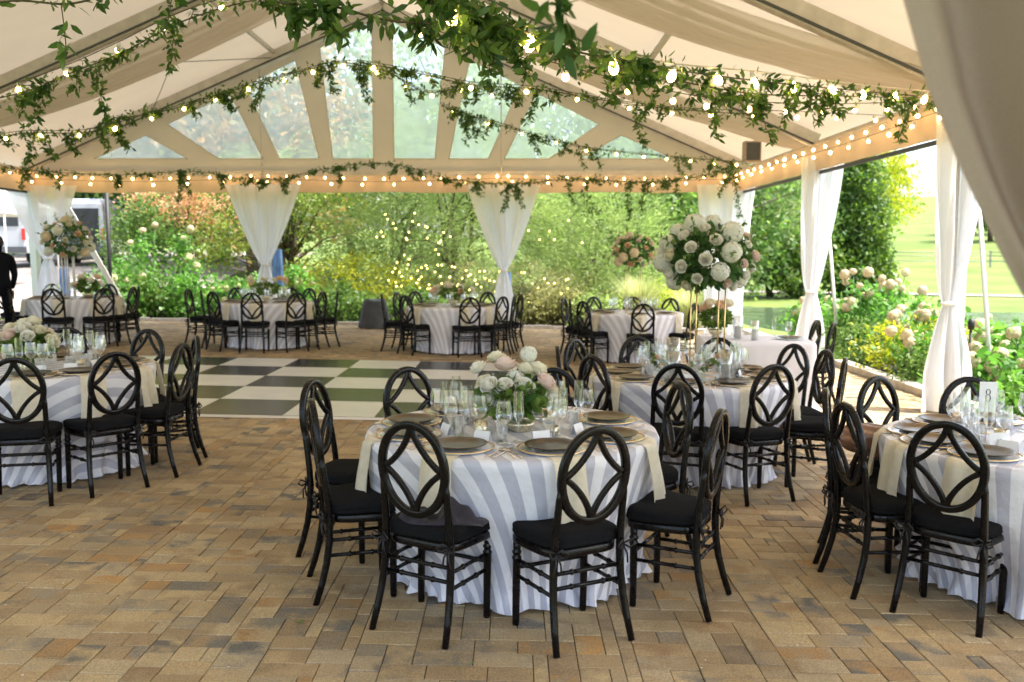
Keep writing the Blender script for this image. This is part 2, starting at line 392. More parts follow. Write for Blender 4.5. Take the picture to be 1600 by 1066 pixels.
V += [(X0, Y0, gz(X0) - .008), (x1, Y0, gz(x1) - .008), (x1, y1, gz(x1) - .008), (X0, y1, gz(X0) - .008)]; F.append((o_, o_ + 1, o_ + 2, o_ + 3)); TA.append(-1); TB.append(0)
me = bpy.data.meshes.new('patio'); me.from_pydata(V, [], F)
for nm, arr in (('ta', TA), ('tb', TB)):
    at = me.attributes.new(nm, 'FLOAT', 'FACE'); at.data.foreach_set('value', arr)
pv = mat('clay and concrete pavers', (.3, .22, .14), .82, spec=.3); n, l, b, o = nodes(pv)
aa = n.new('ShaderNodeAttribute'); aa.attribute_name = 'ta'; ab = n.new('ShaderNodeAttribute'); ab.attribute_name = 'tb'
tc = n.new('ShaderNodeTexCoord')
def ramp(stops):
    r = n.new('ShaderNodeValToRGB'); e = r.color_ramp.elements
    e[0].position, e[0].color = stops[0][0], (*stops[0][1], 1); e[1].position, e[1].color = stops[1][0], (*stops[1][1], 1)
    for p, c in stops[2:]: q = e.new(p); q.color = (*c, 1)
    return r
r1 = ramp([(0, (.40, .29, .155)), (1, (.47, .27, .10)), (.18, (.52, .39, .215)), (.34, (.44, .35, .22)), (.5, (.36, .25, .135)), (.64, (.53, .40, .215)), (.78, (.43, .30, .155)), (.9, (.27, .22, .15))])
r2 = ramp([(0, (.45, .32, .165)), (1, (.52, .30, .11)), (.3, (.32, .23, .13)), (.5, (.52, .40, .225)), (.66, (.40, .32, .21)), (.82, (.24, .21, .16)), (.93, (.14, .135, .12))])
l.new(aa.outputs['Fac'], r1.inputs[0]); l.new(ab.outputs['Fac'], r2.inputs[0])
nz = n.new('ShaderNodeTexNoise'); nz.inputs['Scale'].default_value = 7; nz.inputs['Detail'].default_value = 4; nz.noise_dimensions = '4D'
ml = n.new('ShaderNodeMath'); ml.operation = 'MULTIPLY'; ml.inputs[1].default_value = 40; l.new(aa.outputs['Fac'], ml.inputs[0]); l.new(ml.outputs[0], nz.inputs['W']); l.new(tc.outputs['Object'], nz.inputs['Vector'])
st = n.new('ShaderNodeMapRange'); st.inputs[1].default_value = .44; st.inputs[2].default_value = .6; l.new(nz.outputs[0], st.inputs[0])
mx = n.new('ShaderNodeMix'); mx.data_type = 'RGBA'; l.new(st.outputs[0], mx.inputs[0]); l.new(r1.outputs[0], mx.inputs[6]); l.new(r2.outputs[0], mx.inputs[7])
# grit, stains
ng = n.new('ShaderNodeTexNoise'); ng.inputs['Scale'].default_value = 140; ng.inputs['Detail'].default_value = 3; l.new(tc.outputs['Object'], ng.inputs['Vector'])
gr = n.new('ShaderNodeMapRange'); gr.inputs[1].default_value = .25; gr.inputs[2].default_value = .75; gr.inputs[3].default_value = .62; gr.inputs[4].default_value = 1.35; l.new(ng.outputs[0], gr.inputs[0])
nb = n.new('ShaderNodeTexNoise'); nb.inputs['Scale'].default_value = .8; nb.inputs['Detail'].default_value = 7; nb.inputs['Roughness'].default_value = .65; l.new(tc.outputs['Object'], nb.inputs['Vector'])
br = n.new('ShaderNodeMapRange'); br.inputs[1].default_value = .3; br.inputs[2].default_value = .6; br.inputs[3].default_value = .58; br.inputs[4].default_value = 1.0; l.new(nb.outputs[0], br.inputs[0])
mm = n.new('ShaderNodeMath'); mm.operation = 'MULTIPLY'; l.new(gr.outputs[0], mm.inputs[0]); l.new(br.outputs[0], mm.inputs[1])
vm = n.new('ShaderNodeVectorMath'); vm.operation = 'SCALE'; l.new(mx.outputs[2], vm.inputs[0]); l.new(mm.outputs[0], vm.inputs['Scale'])
jt = n.new('ShaderNodeMath'); jt.operation = 'LESS_THAN'; jt.inputs[1].default_value = -.5; l.new(aa.outputs['Fac'], jt.inputs[0])
m2 = n.new('ShaderNodeMix'); m2.data_type = 'RGBA'; m2.inputs[7].default_value = (.085, .066, .044, 1); l.new(jt.outputs[0], m2.inputs[0]); l.new(vm.outputs[0], m2.inputs[6]); l.new(m2.outputs[2], b.inputs['Base Color'])
bp = n.new('ShaderNodeBump'); bp.inputs['Strength'].default_value = .5; bp.inputs['Distance'].default_value = .004; l.new(ng.outputs[0], bp.inputs['Height']); l.new(bp.outputs[0], b.inputs['Normal'])
me.materials.append(pv); me.update(); struct('patio', me, None)
# kerbs round the patio
k1 = MB()
for i in range(20):
    k1.box((5.19, .6 + i * .98, gz(5.1) + .035), (.2, .965, .13))
solo('kerb_edging', k1, M['kerb'], 'pale stone kerb running along the right edge of the brick patio beside the hydrangeas', 'kerb')
k2 = MB()
for i in range(16):
    k2.box((-10.6 + i * 1.0, 19.93, gz(-10.6 + i) + .02), (.985, .16, .1))
solo('kerb_edging', k2, M['kerb'], 'pale stone kerb along the back edge of the patio below the shrubs', 'kerb')

# ------------------------------------------------------------------ dance floor
df = MB(); T0X, T0Y, TS = -5.98, 8.85, .92
tiles_w = MB()
for i in range(7):
    for j in range(5):
        x0, y0 = T0X + i * TS, T0Y + j * TS; e = .003
        # white where (i+j) parity matches: front row tile i=4 is white
        w_ = (i + j) % 2 == 0
        pts = [(x0 + e, y0 + e, gz(x0) + .022), (x0 + TS - e, y0 + e, gz(x0 + TS) + .022), (x0 + TS - e, y0 + TS - e, gz(x0 + TS) + .022), (x0 + e, y0 + TS - e, gz(x0) + .022)]
        tiles_w.poly(pts, 0 if w_ else 1)
dfl = thing('dance_floor', 'glossy black and white checkered dance floor laid on the bricks', 'dance floor')
M['tilew'] = add_noise(mat('cream floor panel', (.68, .675, .62), .3), 3, .1)
M['tileb'] = add_noise(mat('black floor panel', (.024, .026, .026), .24, spec=.4), 5, .3)
for m_ in (M['tilew'], M['tileb']):
    n, l, b, o = nodes(m_); tc = n.new('ShaderNodeTexCoord'); nz = n.new('ShaderNodeTexNoise'); nz.inputs['Scale'].default_value = 22; nz.inputs['Detail'].default_value = 6
    mp = n.new('ShaderNodeMapping'); mp.inputs['Scale'].default_value = (3, .5, 1); l.new(tc.outputs['Object'], mp.inputs[0]); l.new(mp.outputs[0], nz.inputs[0])
    bp = n.new('ShaderNodeBump'); bp.inputs['Strength'].default_value = .15; bp.inputs['Distance'].default_value = .01; l.new(nz.outputs[0], bp.inputs['Height']); l.new(bp.outputs[0], b.inputs['Normal'])
part('panels', tiles_w, [M['tilew'], M['tileb']], dfl)
bs = MB(); A = (T0X, T0X + 7 * TS, T0Y, T0Y + 5 * TS)
bs.add([(A[0] - .06, A[2] - .06, gz(A[0]) + .004), (A[1] + .06, A[2] - .06, gz(A[1]) + .004), (A[1] + .06, A[3] + .06, gz(A[1]) + .004), (A[0] - .06, A[3] + .06, gz(A[0]) + .004),
        (A[0], A[2], gz(A[0]) + .019), (A[1], A[2], gz(A[1]) + .019), (A[1], A[3], gz(A[1]) + .019), (A[0], A[3], gz(A[0]) + .019)],
       [(0, 1, 5, 4), (1, 2, 6, 5), (2, 3, 7, 6), (3, 0, 4, 7), (4, 5, 6, 7)], 0, False)
part('edge_trim', bs, M['charger'], dfl)

# ------------------------------------------------------------------ the marquee
RX, RZ, SLP, XL, XR = -2.7, 6.79, .43, -10.35, 4.95
YF, YB = -2.2, 19.7  # front bay behind the camera is unseen, added to cut sky fill
def rz_(x): return RZ - SLP * abs(x - RX)
tent = thing('marquee_tent', 'cream clearspan marquee with windowed gable over the whole patio', 'tent')
for sgn, xe in ((-1, XL - .35), (1, XR + .35)):
    bays = [YF, .4, 5.2, 10, 14.8, 19.3, YB]
    for a, c in zip(bays[:-1], bays[1:]):
        rp_ = MB()
        def fn(u, v, a=a, c=c, xe=xe):
            x = RX + (xe - RX) * u; y = a + (c - a) * v
            return (x, y, rz_(x) + .16 - .05 * math.sin(PI * v) * (c - a > 1) * math.sin(PI * u))
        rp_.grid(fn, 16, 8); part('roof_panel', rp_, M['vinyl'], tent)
def beam(p, q, wy, hz, m_, name, parent=tent):
    b_ = MB(); p, q = Vector(p), Vector(q); t = (q - p).normalized(); a = t.cross(Vector((0, 0, 1))).normalized(); c = a.cross(t)
    vs = [e + a * wy / 2 * s1 + c * hz / 2 * s2 for e in (p, q) for s1, s2 in ((-1, -1), (1, -1), (1, 1), (-1, 1))]
    b_.add(vs, [(0, 1, 2, 3), (7, 6, 5, 4), (0, 4, 5, 1), (1, 5, 6, 2), (2, 6, 7, 3), (3, 7, 4, 0)], 0, False)
    # keder grooves
    return part(name, b_, m_, parent)
for yr in (.4, 5.2, 10, 14.8, 19.3):
    for xe in (XL, XR):
        beam((RX, yr, RZ - .02), (xe, yr, rz_(xe) - .02), .13, .22, M['alu'], 'rafter')
        beam((RX, yr - .075, RZ - .10), (xe, yr - .075, rz_(xe) - .10), .02, .03, M['bumper'], 'keder_rail')
for yr in (-2.1, .4, 5.2, 10, 14.8, 19.55):
    for xe in (XL, XR):
        pb = MB(); pb.box((xe, yr, (3.45 + gz(xe)) / 2), (.13, .2, 3.45 - gz(xe))); part('post', pb, M['post'], tent)
        bp_ = MB(); bp_.box((xe, yr, gz(xe) + .012), (.3, .3, .024)); part('base_plate', bp_, M['alu'], tent)
for xg in (-5.3, -.18):
    pb = MB(); pb.box((xg, 19.55, 1.55 + gz(xg) / 2), (.12, .12, 3.1 - gz(xg))); part('post', pb, M['post'], tent)
    pu = MB(); pu.tube([(xg - .05, 19.42, 3.0), (xg - .05, 19.42, rz_(xg) - .05)], .014, 6); part('upright', pu, M['alu'], tent)
# purlins and side eaves
for x in (-5.0, RX, 2.2):
    beam((x, YF, rz_(x) + .06), (x, 19.3, rz_(x) + .06), .07, .07, M['alu'], 'purlin')
for xe, sg in ((XL, -1), (XR, 1)):
    eb = MB(); eb.box((xe + .0 * sg, (YF + YB) / 2, 3.36), (.16, YB - YF - .02, .2)); part('eave_beam', eb, M['alu'], tent)
    vl = MB()
    def fn(u, v, xe=xe, sg=sg): return (xe - sg * (.10 + .012 * math.sin(u * 160)), YF + .1 + (YB - YF - .3) * u, 3.42 - .44 * v)
    vl.grid(fn, 260, 3); part('eave_valance', vl, M['tan'], tent)
    dk = MB(); dk.box((xe, (YF + 19.4) / 2, 2.965), (.05, 19.4 - YF, .05)); part('wall_rail', dk, M['darkframe'], tent)
# gable wall: opaque vinyl around a fan of clear windows
GY = 19.6
W_ = [[(-9.0, 3.69), (-6.99, 3.69), (-7.87, 4.19)], [(-6.32, 3.69), (-5.36, 3.69), (-6.04, 5.08), (-7.39, 4.42)],
      [(-5.01, 3.69), (-4.16, 3.69), (-4.62, 5.76), (-5.70, 5.24)], [(-3.86, 3.69), (-2.98, 3.69), (-2.98, 6.56), (-4.09, 6.02)]]
gc = -2.76
opq = [[(-6.99, 3.69), (-6.32, 3.69), (-7.39, 4.42), (-7.87, 4.19)], [(-5.36, 3.69), (-5.01, 3.69), (-5.70, 5.24), (-6.04, 5.08)],
       [(-4.16, 3.69), (-3.86, 3.69), (-4.09, 6.02), (-4.62, 5.76)], [(-2.98, 3.69), (gc, 3.69), (gc, 6.66), (-2.98, 6.56)],
       [(-9.0, 3.69), (-7.87, 4.19), (-7.39, 4.42), (-6.04, 5.08), (-5.70, 5.24), (-4.62, 5.76), (-4.09, 6.02), (-2.98, 6.56), (gc, 6.66), (gc, 6.93), (-9.9, 3.86), (-9.9, 3.69)]]
gp_ = MB(); seams = MB()
for pol in opq:
    for mir in (0, 1):
        pts = [((2 * gc - x) if mir else x, GY, z) for x, z in pol]
        if mir: pts = pts[::-1]
        gp_.poly(pts)
gp_.poly([(-10.3, GY, 2.98), (4.9, GY, 2.98), (4.9, GY, 3.69), (-10.3, GY, 3.69)])
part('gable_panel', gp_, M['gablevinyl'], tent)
for pol in W_:
    for mir in (0, 1):
        pts = [((2 * gc - x) if mir else x, GY + .004, z) for x, z in pol]
        wp = MB(); wp.poly(pts); wo = part('gable_window', wp, M['clear'], tent)
        sm_ = MB()
        for a, c in zip(pts, pts[1:] + pts[:1]): sm_.tube([(a[0], GY - .006, a[2]), (c[0], GY - .006, c[2])], .013, 4)
        part('window_seam', sm_, M['cable'], wo)
gb = MB()
def fn(u, v): return (-10.3 + 15.2 * u, 19.42 - .02 * math.sin(u * 190) - .03 * v, 3.32 - .36 * v + .012 * math.sin(u * 41))
gb.grid(fn, 300, 4); part('gable_valance', gb, M['tan'], tent)
gbb = MB(); gbb.box((-2.7, 19.5, 3.34), (15.1, .12, .16)); part('gable_beam', gbb, M['alu'], tent)
# bracing cables under the roof
for (p, q) in (((-7.6, 14.8, rz_(-7.6)), (-5.0, 19.3, rz_(-5))), ((-5.0, 14.8, rz_(-5)), (-7.6, 19.3, rz_(-7.6))), ((2.2, 5.2, rz_(2.2)), (-.4, 10, rz_(-.4))), ((-.4, 5.2, rz_(-.4)), (2.2, 10, rz_(2.2)))):
    cb = MB(); cb.tube([Vector(p) - Vector((0, 0, .05)), Vector(q) - Vector((0, 0, .05))], .008, 5); part('bracing_cable', cb, M['darkframe'], tent)
# front cross beam that carries the near drape
beam((.05, 1.5, 3.42), (4.9, 1.5, 3.42), .12, .16, M['alu'], 'cross_beam')

# sheer ceiling swags, ridge to eave
def swag(y0, y1, side, label):
    xe = XL if side < 0 else XR; m_ = MB(); ph = random.random() * 6
    def fn(u, v):
        x = RX + (xe - side * .12 - RX) * v
        wdt = (y1 - y0) * (1 - .45 * v ** 3); yc = (y0 + y1) / 2 + (y0 - (y0 + y1) / 2 + .2) * v ** 3
        y = yc + (u - .5) * wdt
        sag = .34 * math.sin(PI * min(1, v)) ** .8
        fold = .05 * math.sin(u * 34 + ph + 2.0 * math.sin(v * 3)) + .03 * math.sin(u * 71 + v * 7 + ph)
        edge = .10 * (abs(u - .5) * 2) ** 2
        return (x, y, rz_(x) - .06 - sag * (1 - edge * 3) + fold)
    m_.grid(fn, 130, 30); return solo('ceiling_swag', m_, M['sheer'], label, 'drape', group='sheer swags under the marquee roof')
for (a, c, nm) in ((14.95, 16.5, 'between the gable and the middle rafter'), (10.15, 11.9, 'across the middle of the roof'), (5.35, 7.2, 'nearest the camera')):
    for sd, sn in ((-1, 'left'), (1, 'right')):
        swag(a, c, sd, 'pale sheer fabric swag under the %s roof slope %s' % (sn, nm))

# ------------------------------------------------------------------ curtains
def curtain(px, py, axis_, ztop, ztie, wtop, tiew, wbot, label, ctop=0, tied=True, m_='curtain', dpt=.07, folds=9, pw=.75, ctie=0, name='tied_curtain'):
    root = thing(name, label, 'curtain', (px, py, 0), group='white curtains on the marquee posts'); z0 = gz(px) + .02
    mb = MB(); ph = random.random() * 6
    def half(z):
        if not tied: return wtop / 2 * (1 - .12 * math.sin(PI * (z - z0) / (ztop - z0))), 0
        if z >= ztie:
            s = (z - ztie) / (ztop - ztie); return tiew / 2 + (wtop - tiew) / 2 * s ** pw, ctie * (1 - s) + ctop * s
        s = (ztie - z) / (ztie - z0); return tiew / 2 + (wbot - tiew) / 2 * min(1, s * 1.6) ** .7, ctie
    def fn(u, v):
        z = ztop + (z0 - ztop) * v; h, c = half(z)
        t = (u - .5) * 2; d_ = dpt * (.35 + .65 * min(1, h / (wtop / 2)))
        off = d_ * math.sin(t * folds + ph + .6 * math.sin(z * 3)) + .3 * d_ * math.sin(t * folds * 2.3 + ph * 2)
        a = c + t * h
        return (a, off - .12, z) if axis_ == 'x' else (-off - .12, a, z)
    mb.grid(fn, 72, 46); part('fabric', mb, M[m_], root)
    if tied:
        tb = MB(); k = 14; pts = [((ctie + (tiew / 2 + .012) * math.cos(2 * PI * i / k), -.12 + .06 * math.sin(2 * PI * i / k), ztie) if axis_ == 'x' else (-.12 + .06 * math.sin(2 * PI * i / k), ctie + (tiew / 2 + .012) * math.cos(2 * PI * i / k), ztie)) for i in range(k + 1)]
        tb.tube(pts, .02, 6, flat=1.0); part('tieback', tb, M['strap'], root)
    return root
curtain(-10.0, 19.4, 'x', 3.1, 1.55, 1.5, .14, .55, 'white tied curtain at the back left corner, behind the tall flower ball', ctie=.05)
curtain(-5.3, 19.4, 'x', 3.12, 1.42, 1.62, .13, .55, 'white curtain gathered to a point between the maple and the feathery tree', pw=.8)
curtain(-.18, 19.4, 'x', 3.12, 1.3, 1.58, .13, .5, 'white curtain gathered to a point above the back centre table', pw=.8)
curtain(4.55, 19.4, 'x', 3.12, 1.2, 1.25, .9, .8, 'white straight-hanging curtain at the back right corner behind the big flower ball', tied=True, pw=1.4)
curtain(4.98, 14.7, 'x', 3.2, 1.05, .72, .14, .5, 'slim white tied curtain on the right wall, beside the dark evergreen', ctie=-.12, pw=.5, dpt=.06)
curtain(4.9, 10.0, 'x', 3.3, 1.13, .66, .13, .56, 'white tied curtain on the right wall nearest the camera, in front of the pond', ctie=-.08, ctop=-.02, pw=.45, dpt=.07)
# near drape at the right edge
nd = thing('foreground_drape', 'large taupe drape sweeping down the right edge close to the camera', 'drape', (0, 1.5, 0))
def leftedge(z):
    pts = [(0., .97), (.8, .93), (1.03, .93), (1.3, 1.02), (1.42, 1.02), (1.64, .86), (1.76, .79), (1.85, .74), (1.97, .68), (2.11, .63), (2.6, .45), (3.4, .2)]
    for (a, x0), (c, x1) in zip(pts, pts[1:]):
        if z <= c: return x0 + (x1 - x0) * (z - a) / (c - a)
    return .2
def rightedge(z):
    pts = [(0., 1.7), (.9, 1.5), (1.3, 1.2), (1.42, 1.2), (1.9, 1.55), (2.6, 2.1), (3.4, 2.6)]
    for (a, x0), (c, x1) in zip(pts, pts[1:]):
        if z <= c: return x0 + (x1 - x0) * (z - a) / (c - a)
    return 2.6
ndm = MB()
def fn(u, v):
    z = 3.4 * (1 - v) + gz(1) ; a, c = leftedge(max(0, z)), rightedge(max(0, z)); w1 = c - a
    return (a + w1 * u, (.05 + .02 * w1) * math.sin(u * 19 + .5 * math.sin(z * 2)) * min(1, .3 + w1) + .03 * math.sin(u * 43 + z), z)
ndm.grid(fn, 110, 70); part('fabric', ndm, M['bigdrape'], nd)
tb = MB(); tb.tube([(1.11 + .1 * math.cos(q * PI / 6), .08 * math.sin(q * PI / 6), 1.36) for q in range(13)], .025, 6); part('tieback', tb, M['strap'], nd)

# blue cloths behind back curtains, red extinguisher
for (x, y, z0, z1, lab) in ((-9.75, 19.75, .5, 1.35, 'by the back left curtain'), (-5.05, 19.75, .95, 1.75, 'behind the curtain left of the feathery tree'), (-.02, 19.75, .45, 1.25, 'behind the curtain above the back centre table')):
    bc = MB(); bc.grid(lambda u, v: (x - .1 + (u - .5) * .2 * (1 + .3 * v), y + .03 * math.sin(u * 14), z1 + (z0 - z1) * v), 20, 8)
    solo('blue_wrap', bc, M['bluecloth'], 'bright blue cloth tied to the post ' + lab, 'cloth', group='blue cloths on the back posts')
ext = thing('fire_extinguisher', 'red fire extinguisher hung on the back left post beside the blue cloth', 'fire extinguisher', (-10.15, 19.75, .95)); ext.scale = (.6, .6, .6)
e_ = MB(); e_.lathe([(0, 0), (.07, .01), (.08, .05), (.08, .42), (.05, .5), (.02, .52), (.02, .56)], 16); part('cylinder', e_, M['redpaint'], ext)
e_ = MB(); e_.tube([(0, 0, .56), (.06, 0, .6), (.12, 0, .5), (.12, 0, .2)], .012, 6); e_.box((0, 0, .58), (.05, .12, .02)); part('hose_handle', e_, M['iron'], ext)

# ------------------------------------------------------------------ CHAIR
def chair_proto():
    root = link('dining_chair', None)
    # cushion
    def outline(k, s=1., z=0., n_=40):
        pts = []
        for i in range(n_):
            a = 2 * PI * i / n_; e = .42
            cx = math.copysign(abs(math.cos(a)) ** e, math.cos(a)); cy = math.copysign(abs(math.sin(a)) ** e, math.sin(a))
            wd = .205 + .02 * cy
            pts.append((cx * wd * s, cy * .178 * s - .02, z))
        return pts
    def stack(layers, m_, name, capz=True):
        mb = MB(); n_ = 40; vs = []
        for s, z in layers: vs += outline(0, s, z)
        fs = [(i * n_ + k, i * n_ + (k + 1) % n_, (i + 1) * n_ + (k + 1) % n_, (i + 1) * n_ + k) for i in range(len(layers) - 1) for k in range(n_)]
        fs.append(tuple(range(n_))[::-1]); fs.append(tuple((len(layers) - 1) * n_ + k for k in range(n_)))
        mb.add(vs, fs, 0, True); return part(name, mb, m_, root)
    stack([(.93, .43), (.985, .434), (1.0, .442), (1.005, .448), (.995, .452), (1.0, .458), (1.005, .472), (.99, .482), (.93, .490), (.75, .4955), (.4, .498), (.1, .499)], M['cushion'], 'cushion')
    stack([(.93, .388), (.97, .392), (.98, .40), (.98, .422), (.95, .429)], M['black'], 'seat_frame')
    # oval frame
    tilt = math.radians(6)
    cz, cy0 = .752, -.235
    def bk(x, z, y=0.):  # back plane -> chair coords
        return (x, cy0 - z * math.sin(tilt) + y, cz + z * math.cos(tilt))
    mb = MB(); n_ = 56; prof = [(-.017, -.012), (-.013, -.0155), (.013, -.0155), (.017, -.012), (.017, .012), (.013, .0155), (-.013, .0155), (-.017, .012)]
    vs = []
    for i in range(n_):
        a = 2 * PI * i / n_; c, s = math.cos(a), math.sin(a); nx, nz = c / .163, s / .203; ln = math.hypot(nx, nz); nx /= ln; nz /= ln
        for (r, dy) in prof: vs.append(bk(c * .163 + nx * r, s * .203 + nz * r, dy))
    m8 = len(prof)
    fs = [(i * m8 + k, i * m8 + (k + 1) % m8, ((i + 1) % n_) * m8 + (k + 1) % m8, ((i + 1) % n_) * m8 + k) for i in range(n_) for k in range(m8)]
    mb.add(vs, fs); part('back_frame', mb, M['black'], root)
    # star of four concave arcs
    mb = MB(); a0, b0 = .158, .198
    for sx in (1, -1):
        for sz in (1, -1):
            P = []
            for i in range(17):
                t = (i / 16) * PI / 2; x = a0 * math.cos(t) ** 2.7; z = b0 * math.sin(t) ** 2.7
                P.append((x, z))
            vs = []
            for i, (x, z) in enumerate(P):
                q0, q1 = P[max(0, i - 1)], P[min(16, i + 1)]; tx, tz = q1[0] - q0[0], q1[1] - q0[1]; ln = math.hypot(tx, tz); tx /= ln; tz /= ln
                if i == 0: tx, tz = -1, 0
                if i == 16: tx, tz = 0, 1
                wd = .0125 + .007 * abs(i / 8 - 1) ** 3
                nx, nz = -tz, tx
                for (o1, dy) in ((-wd, -.008), (-wd * .7, -.0105), (wd * .7, -.0105), (wd, -.008), (wd, .008), (wd * .7, .0105), (-wd * .7, .0105), (-wd, .008)):
                    vs.append(bk(sx * (x + nx * o1), sz * (z + nz * o1), dy + .0006 * sx))
            fs = [(i * 8 + k, i * 8 + (k + 1) % 8, (i + 1) * 8 + (k + 1) % 8, (i + 1) * 8 + k) for i in range(16) for k in range(8)]
            if sx * sz < 0: fs = [f_[::-1] for f_ in fs]
            mb.add(vs, fs)
    part('star_splat', mb, M['black'], root)
    for sx in (-1, 1):
        mb = MB()
        pts = [(.194, -.272, 0), (.187, -.24, .1), (.180, -.215, .2), (.174, -.20, .3), (.170, -.197, .4), (.167, -.203, .5), (.166, -.212, .58), (.1655, -.223, .66), (.163, -.232, .72)]
        mb.tube([(sx * x, y, z) for x, y, z in pts], [.0150, .0165, .0175, .018, .0185, .0175, .0165, .0155, .012], 12); part('rear_leg', mb, M['black'], root)
        mb = MB(); prf = [(.0145, 0), (.0165, .01), (.018, .2), (.0185, .305), (.022, .312), (.022, .320), (.0165, .326), (.0165, .334), (.022, .34), (.022, .348), (.0165, .354), (.018, .362), (.0185, .4)]
        mb.lathe(prf, 14, 0, (sx * .183, .105, 0), cap=True); part('front_leg', mb, M['black'], root)
        for z in (.31, .235):
            mb = MB(); p0 = Vector((sx * .177, -.203, z)); p1 = Vector((sx * .183, .105, z)); pts = []; rs = []
            for t, r in ((0, .009), (.3, .0095), (.31, .0135), (.335, .0135), (.345, .0095), (.5, .0095), (.655, .0095), (.665, .0135), (.69, .0135), (.7, .0095), (1, .009)): pts.append(p0.lerp(p1, t)); rs.append(r)
            mb.tube(pts, rs, 8); part('side_stretcher', mb, M['black'], root)
        # ribbon bow
        mb = MB(); c = Vector((sx * .172, -.215, .425))
        for k in (-1, 1):
            mb.tube([c, c + Vector((sx * .012 + .03 * k, -.02, .022)), c + Vector((.045 * k, -.03, .0)), c + Vector((.025 * k, -.02, -.015)), c], .005, 5)
            mb.tube([c, c + Vector((.012 * k, -.02, -.04)), c + Vector((.02 * k, -.015, -.085))], .0045, 5)
        part('cushion_tie', mb, M['ribbon'], root)
    for z in (.33, .265):
        mb = MB(); p0 = Vector((-.173, -.2, z)); p1 = Vector((.173, -.2, z)); pts = []; rs = []
        for t, r in ((0, .009), (.24, .0095), (.25, .0135), (.275, .0135), (.285, .0095), (.715, .0095), (.725, .0135), (.75, .0135), (.76, .0095), (1, .009)): pts.append(p0.lerp(p1, t)); rs.append(r)
        mb.tube(pts, rs, 8); part('rear_stretcher', mb, M['black'], root)
    mb = MB(); mb.tube([(-.18, .105, .27), (.18, .105, .27)], .0095, 8); part('front_stretcher', mb, M['black'], root)
    return root
CH = chair_proto(); ch_used = [False]
cush0 = [c for c in CH.children if c.name.startswith('cushion') and not c.name.startswith('cushion_tie')][0]; CUSH = [cush0.data]
for q in range(4):
    cm = cush0.data.copy(); rq = random.Random(q); a1, a2, a3 = [rq.uniform(0, 6) for _ in range(3)]
    for v in cm.vertices:
        if v.co.z > .45: v.co.z += .006 * math.sin(v.co.x * 17 + a1) * math.cos(v.co.y * 15 + a2) - .007 * math.exp(-((v.co.x - .05 * math.sin(a3)) ** 2 + v.co.y ** 2) / .012)
        v.co.x += .004 * math.sin(v.co.y * 21 + a2); v.co.y += .004 * math.sin(v.co.x * 19 + a1)
    CUSH.append(cm)
crnd = random.Random(77)
def put_chair(x, y, head, label, group):
    """x,y: where the top of the back stands; head: facing angle (0 = away from camera, clockwise)"""
    fx, fy = math.sin(head), math.cos(head)
    lx, ly = x + fx * .255, y + fy * .255; loc = (lx, ly, gz(lx)); rz = -head
    if not ch_used[0]:
        ch_used[0] = True; CH.location = loc; CH.rotation_euler = (0, 0, rz); o_ = CH; o_['label'] = label; o_['group'] = group
    else: o_ = dup(CH, loc, rz, label, group)
    for c_ in o_.children:
        if c_.data in CUSH: c_.data = crnd.choice(CUSH)
    o_['category'] = 'chair'; o_.rotation_euler[1] = math.atan(-SL) * math.cos(head) * 1.0
    return o_

# ------------------------------------------------------------------ TABLEWARE prototypes (shared meshes)
def mk(fn):
    mb = MB(); fn(mb); return mb
ME = {}
ME['plate'] = mk(lambda m: m.lathe([(0, .012), (.05, .0125), (.09, .0135), (.108, .02), (.130, .027), (.134, .0265), (.128, .021), (.1, .012), (.06, .008), (0, .008)], 40)).mesh('plate', M['pewter'])
ME['charger'] = mk(lambda m: m.lathe([(0, .004), (.1, .004), (.145, .008), (.164, .014), (.166, .013), (.15, .004), (.1, .001), (0, .001)], 44)).mesh('charger', M['charger'])
ME['rim'] = mk(lambda m: m.lathe([(.159, .0133), (.163, .0165), (.168, .0155), (.168, .0125)], 44)).mesh('rim', M['goldrim'])
ME['wine'] = mk(lambda m: m.lathe([(0, .002), (.036, .003), (.037, .005), (.006, .009), (.004, .02), (.0038, .085), (.01, .095), (.03, .112), (.041, .135), (.040, .16), (.033, .215)], 18)).mesh('wine_glass', M['glass'])
ME['flute'] = mk(lambda m: m.lathe([(0, .002), (.033, .003), (.034, .005), (.006, .009), (.004, .02), (.0038, .09), (.008, .1), (.024, .128), (.027, .15), (.0255, .2), (.023, .255)], 18)).mesh('flute_glass', M['glass'])
ME['tumbler'] = mk(lambda m: m.lathe([(0, .006), (.028, .003), (.03, .006), (.034, .1), (.0345, .102), (.0325, .1), (.028, .012), (0, .01)], 18)).mesh('tumbler', M['glass'])
ME['votive'] = mk(lambda m: m.lathe([(0, .003), (.030, .002), (.033, .006), (.036, .075), (.034, .075), (.031, .02), (0, .02)], 20)).mesh('votive_cup', M['mercury'])
ME['goldcup'] = mk(lambda m: m.lathe([(0, .003), (.036, .002), (.039, .006), (.040, .045), (.037, .045), (.034, .012), (0, .012)], 20)).mesh('gold_cup', M['mercury'])
ME['hurricane'] = mk(lambda m: m.lathe([(0, .004), (.045, .004), (.046, .22), (.044, .22), (.043, .01)], 22)).mesh('hurricane_glass', M['glass'])
ME['pillar'] = mk(lambda m: m.lathe([(0, 0.006), (.03, 0.006), (.031, .12), (.027, .124), (0, .122)], 18)).mesh('pillar_candle', M['wax'])
def fork(m):
    m.tube([(0, -.1, .004), (0, -.02, .006), (0, .02, .011), (0, .045, .008)], [.005, .003, .003, .005], 6, flat=.5)
    for dx in (-.0075, -.0025, .0025, .0075): m.tube([(dx * .8, .045, .008), (dx, .075, .007), (dx, .1, .012)], .0014, 4)
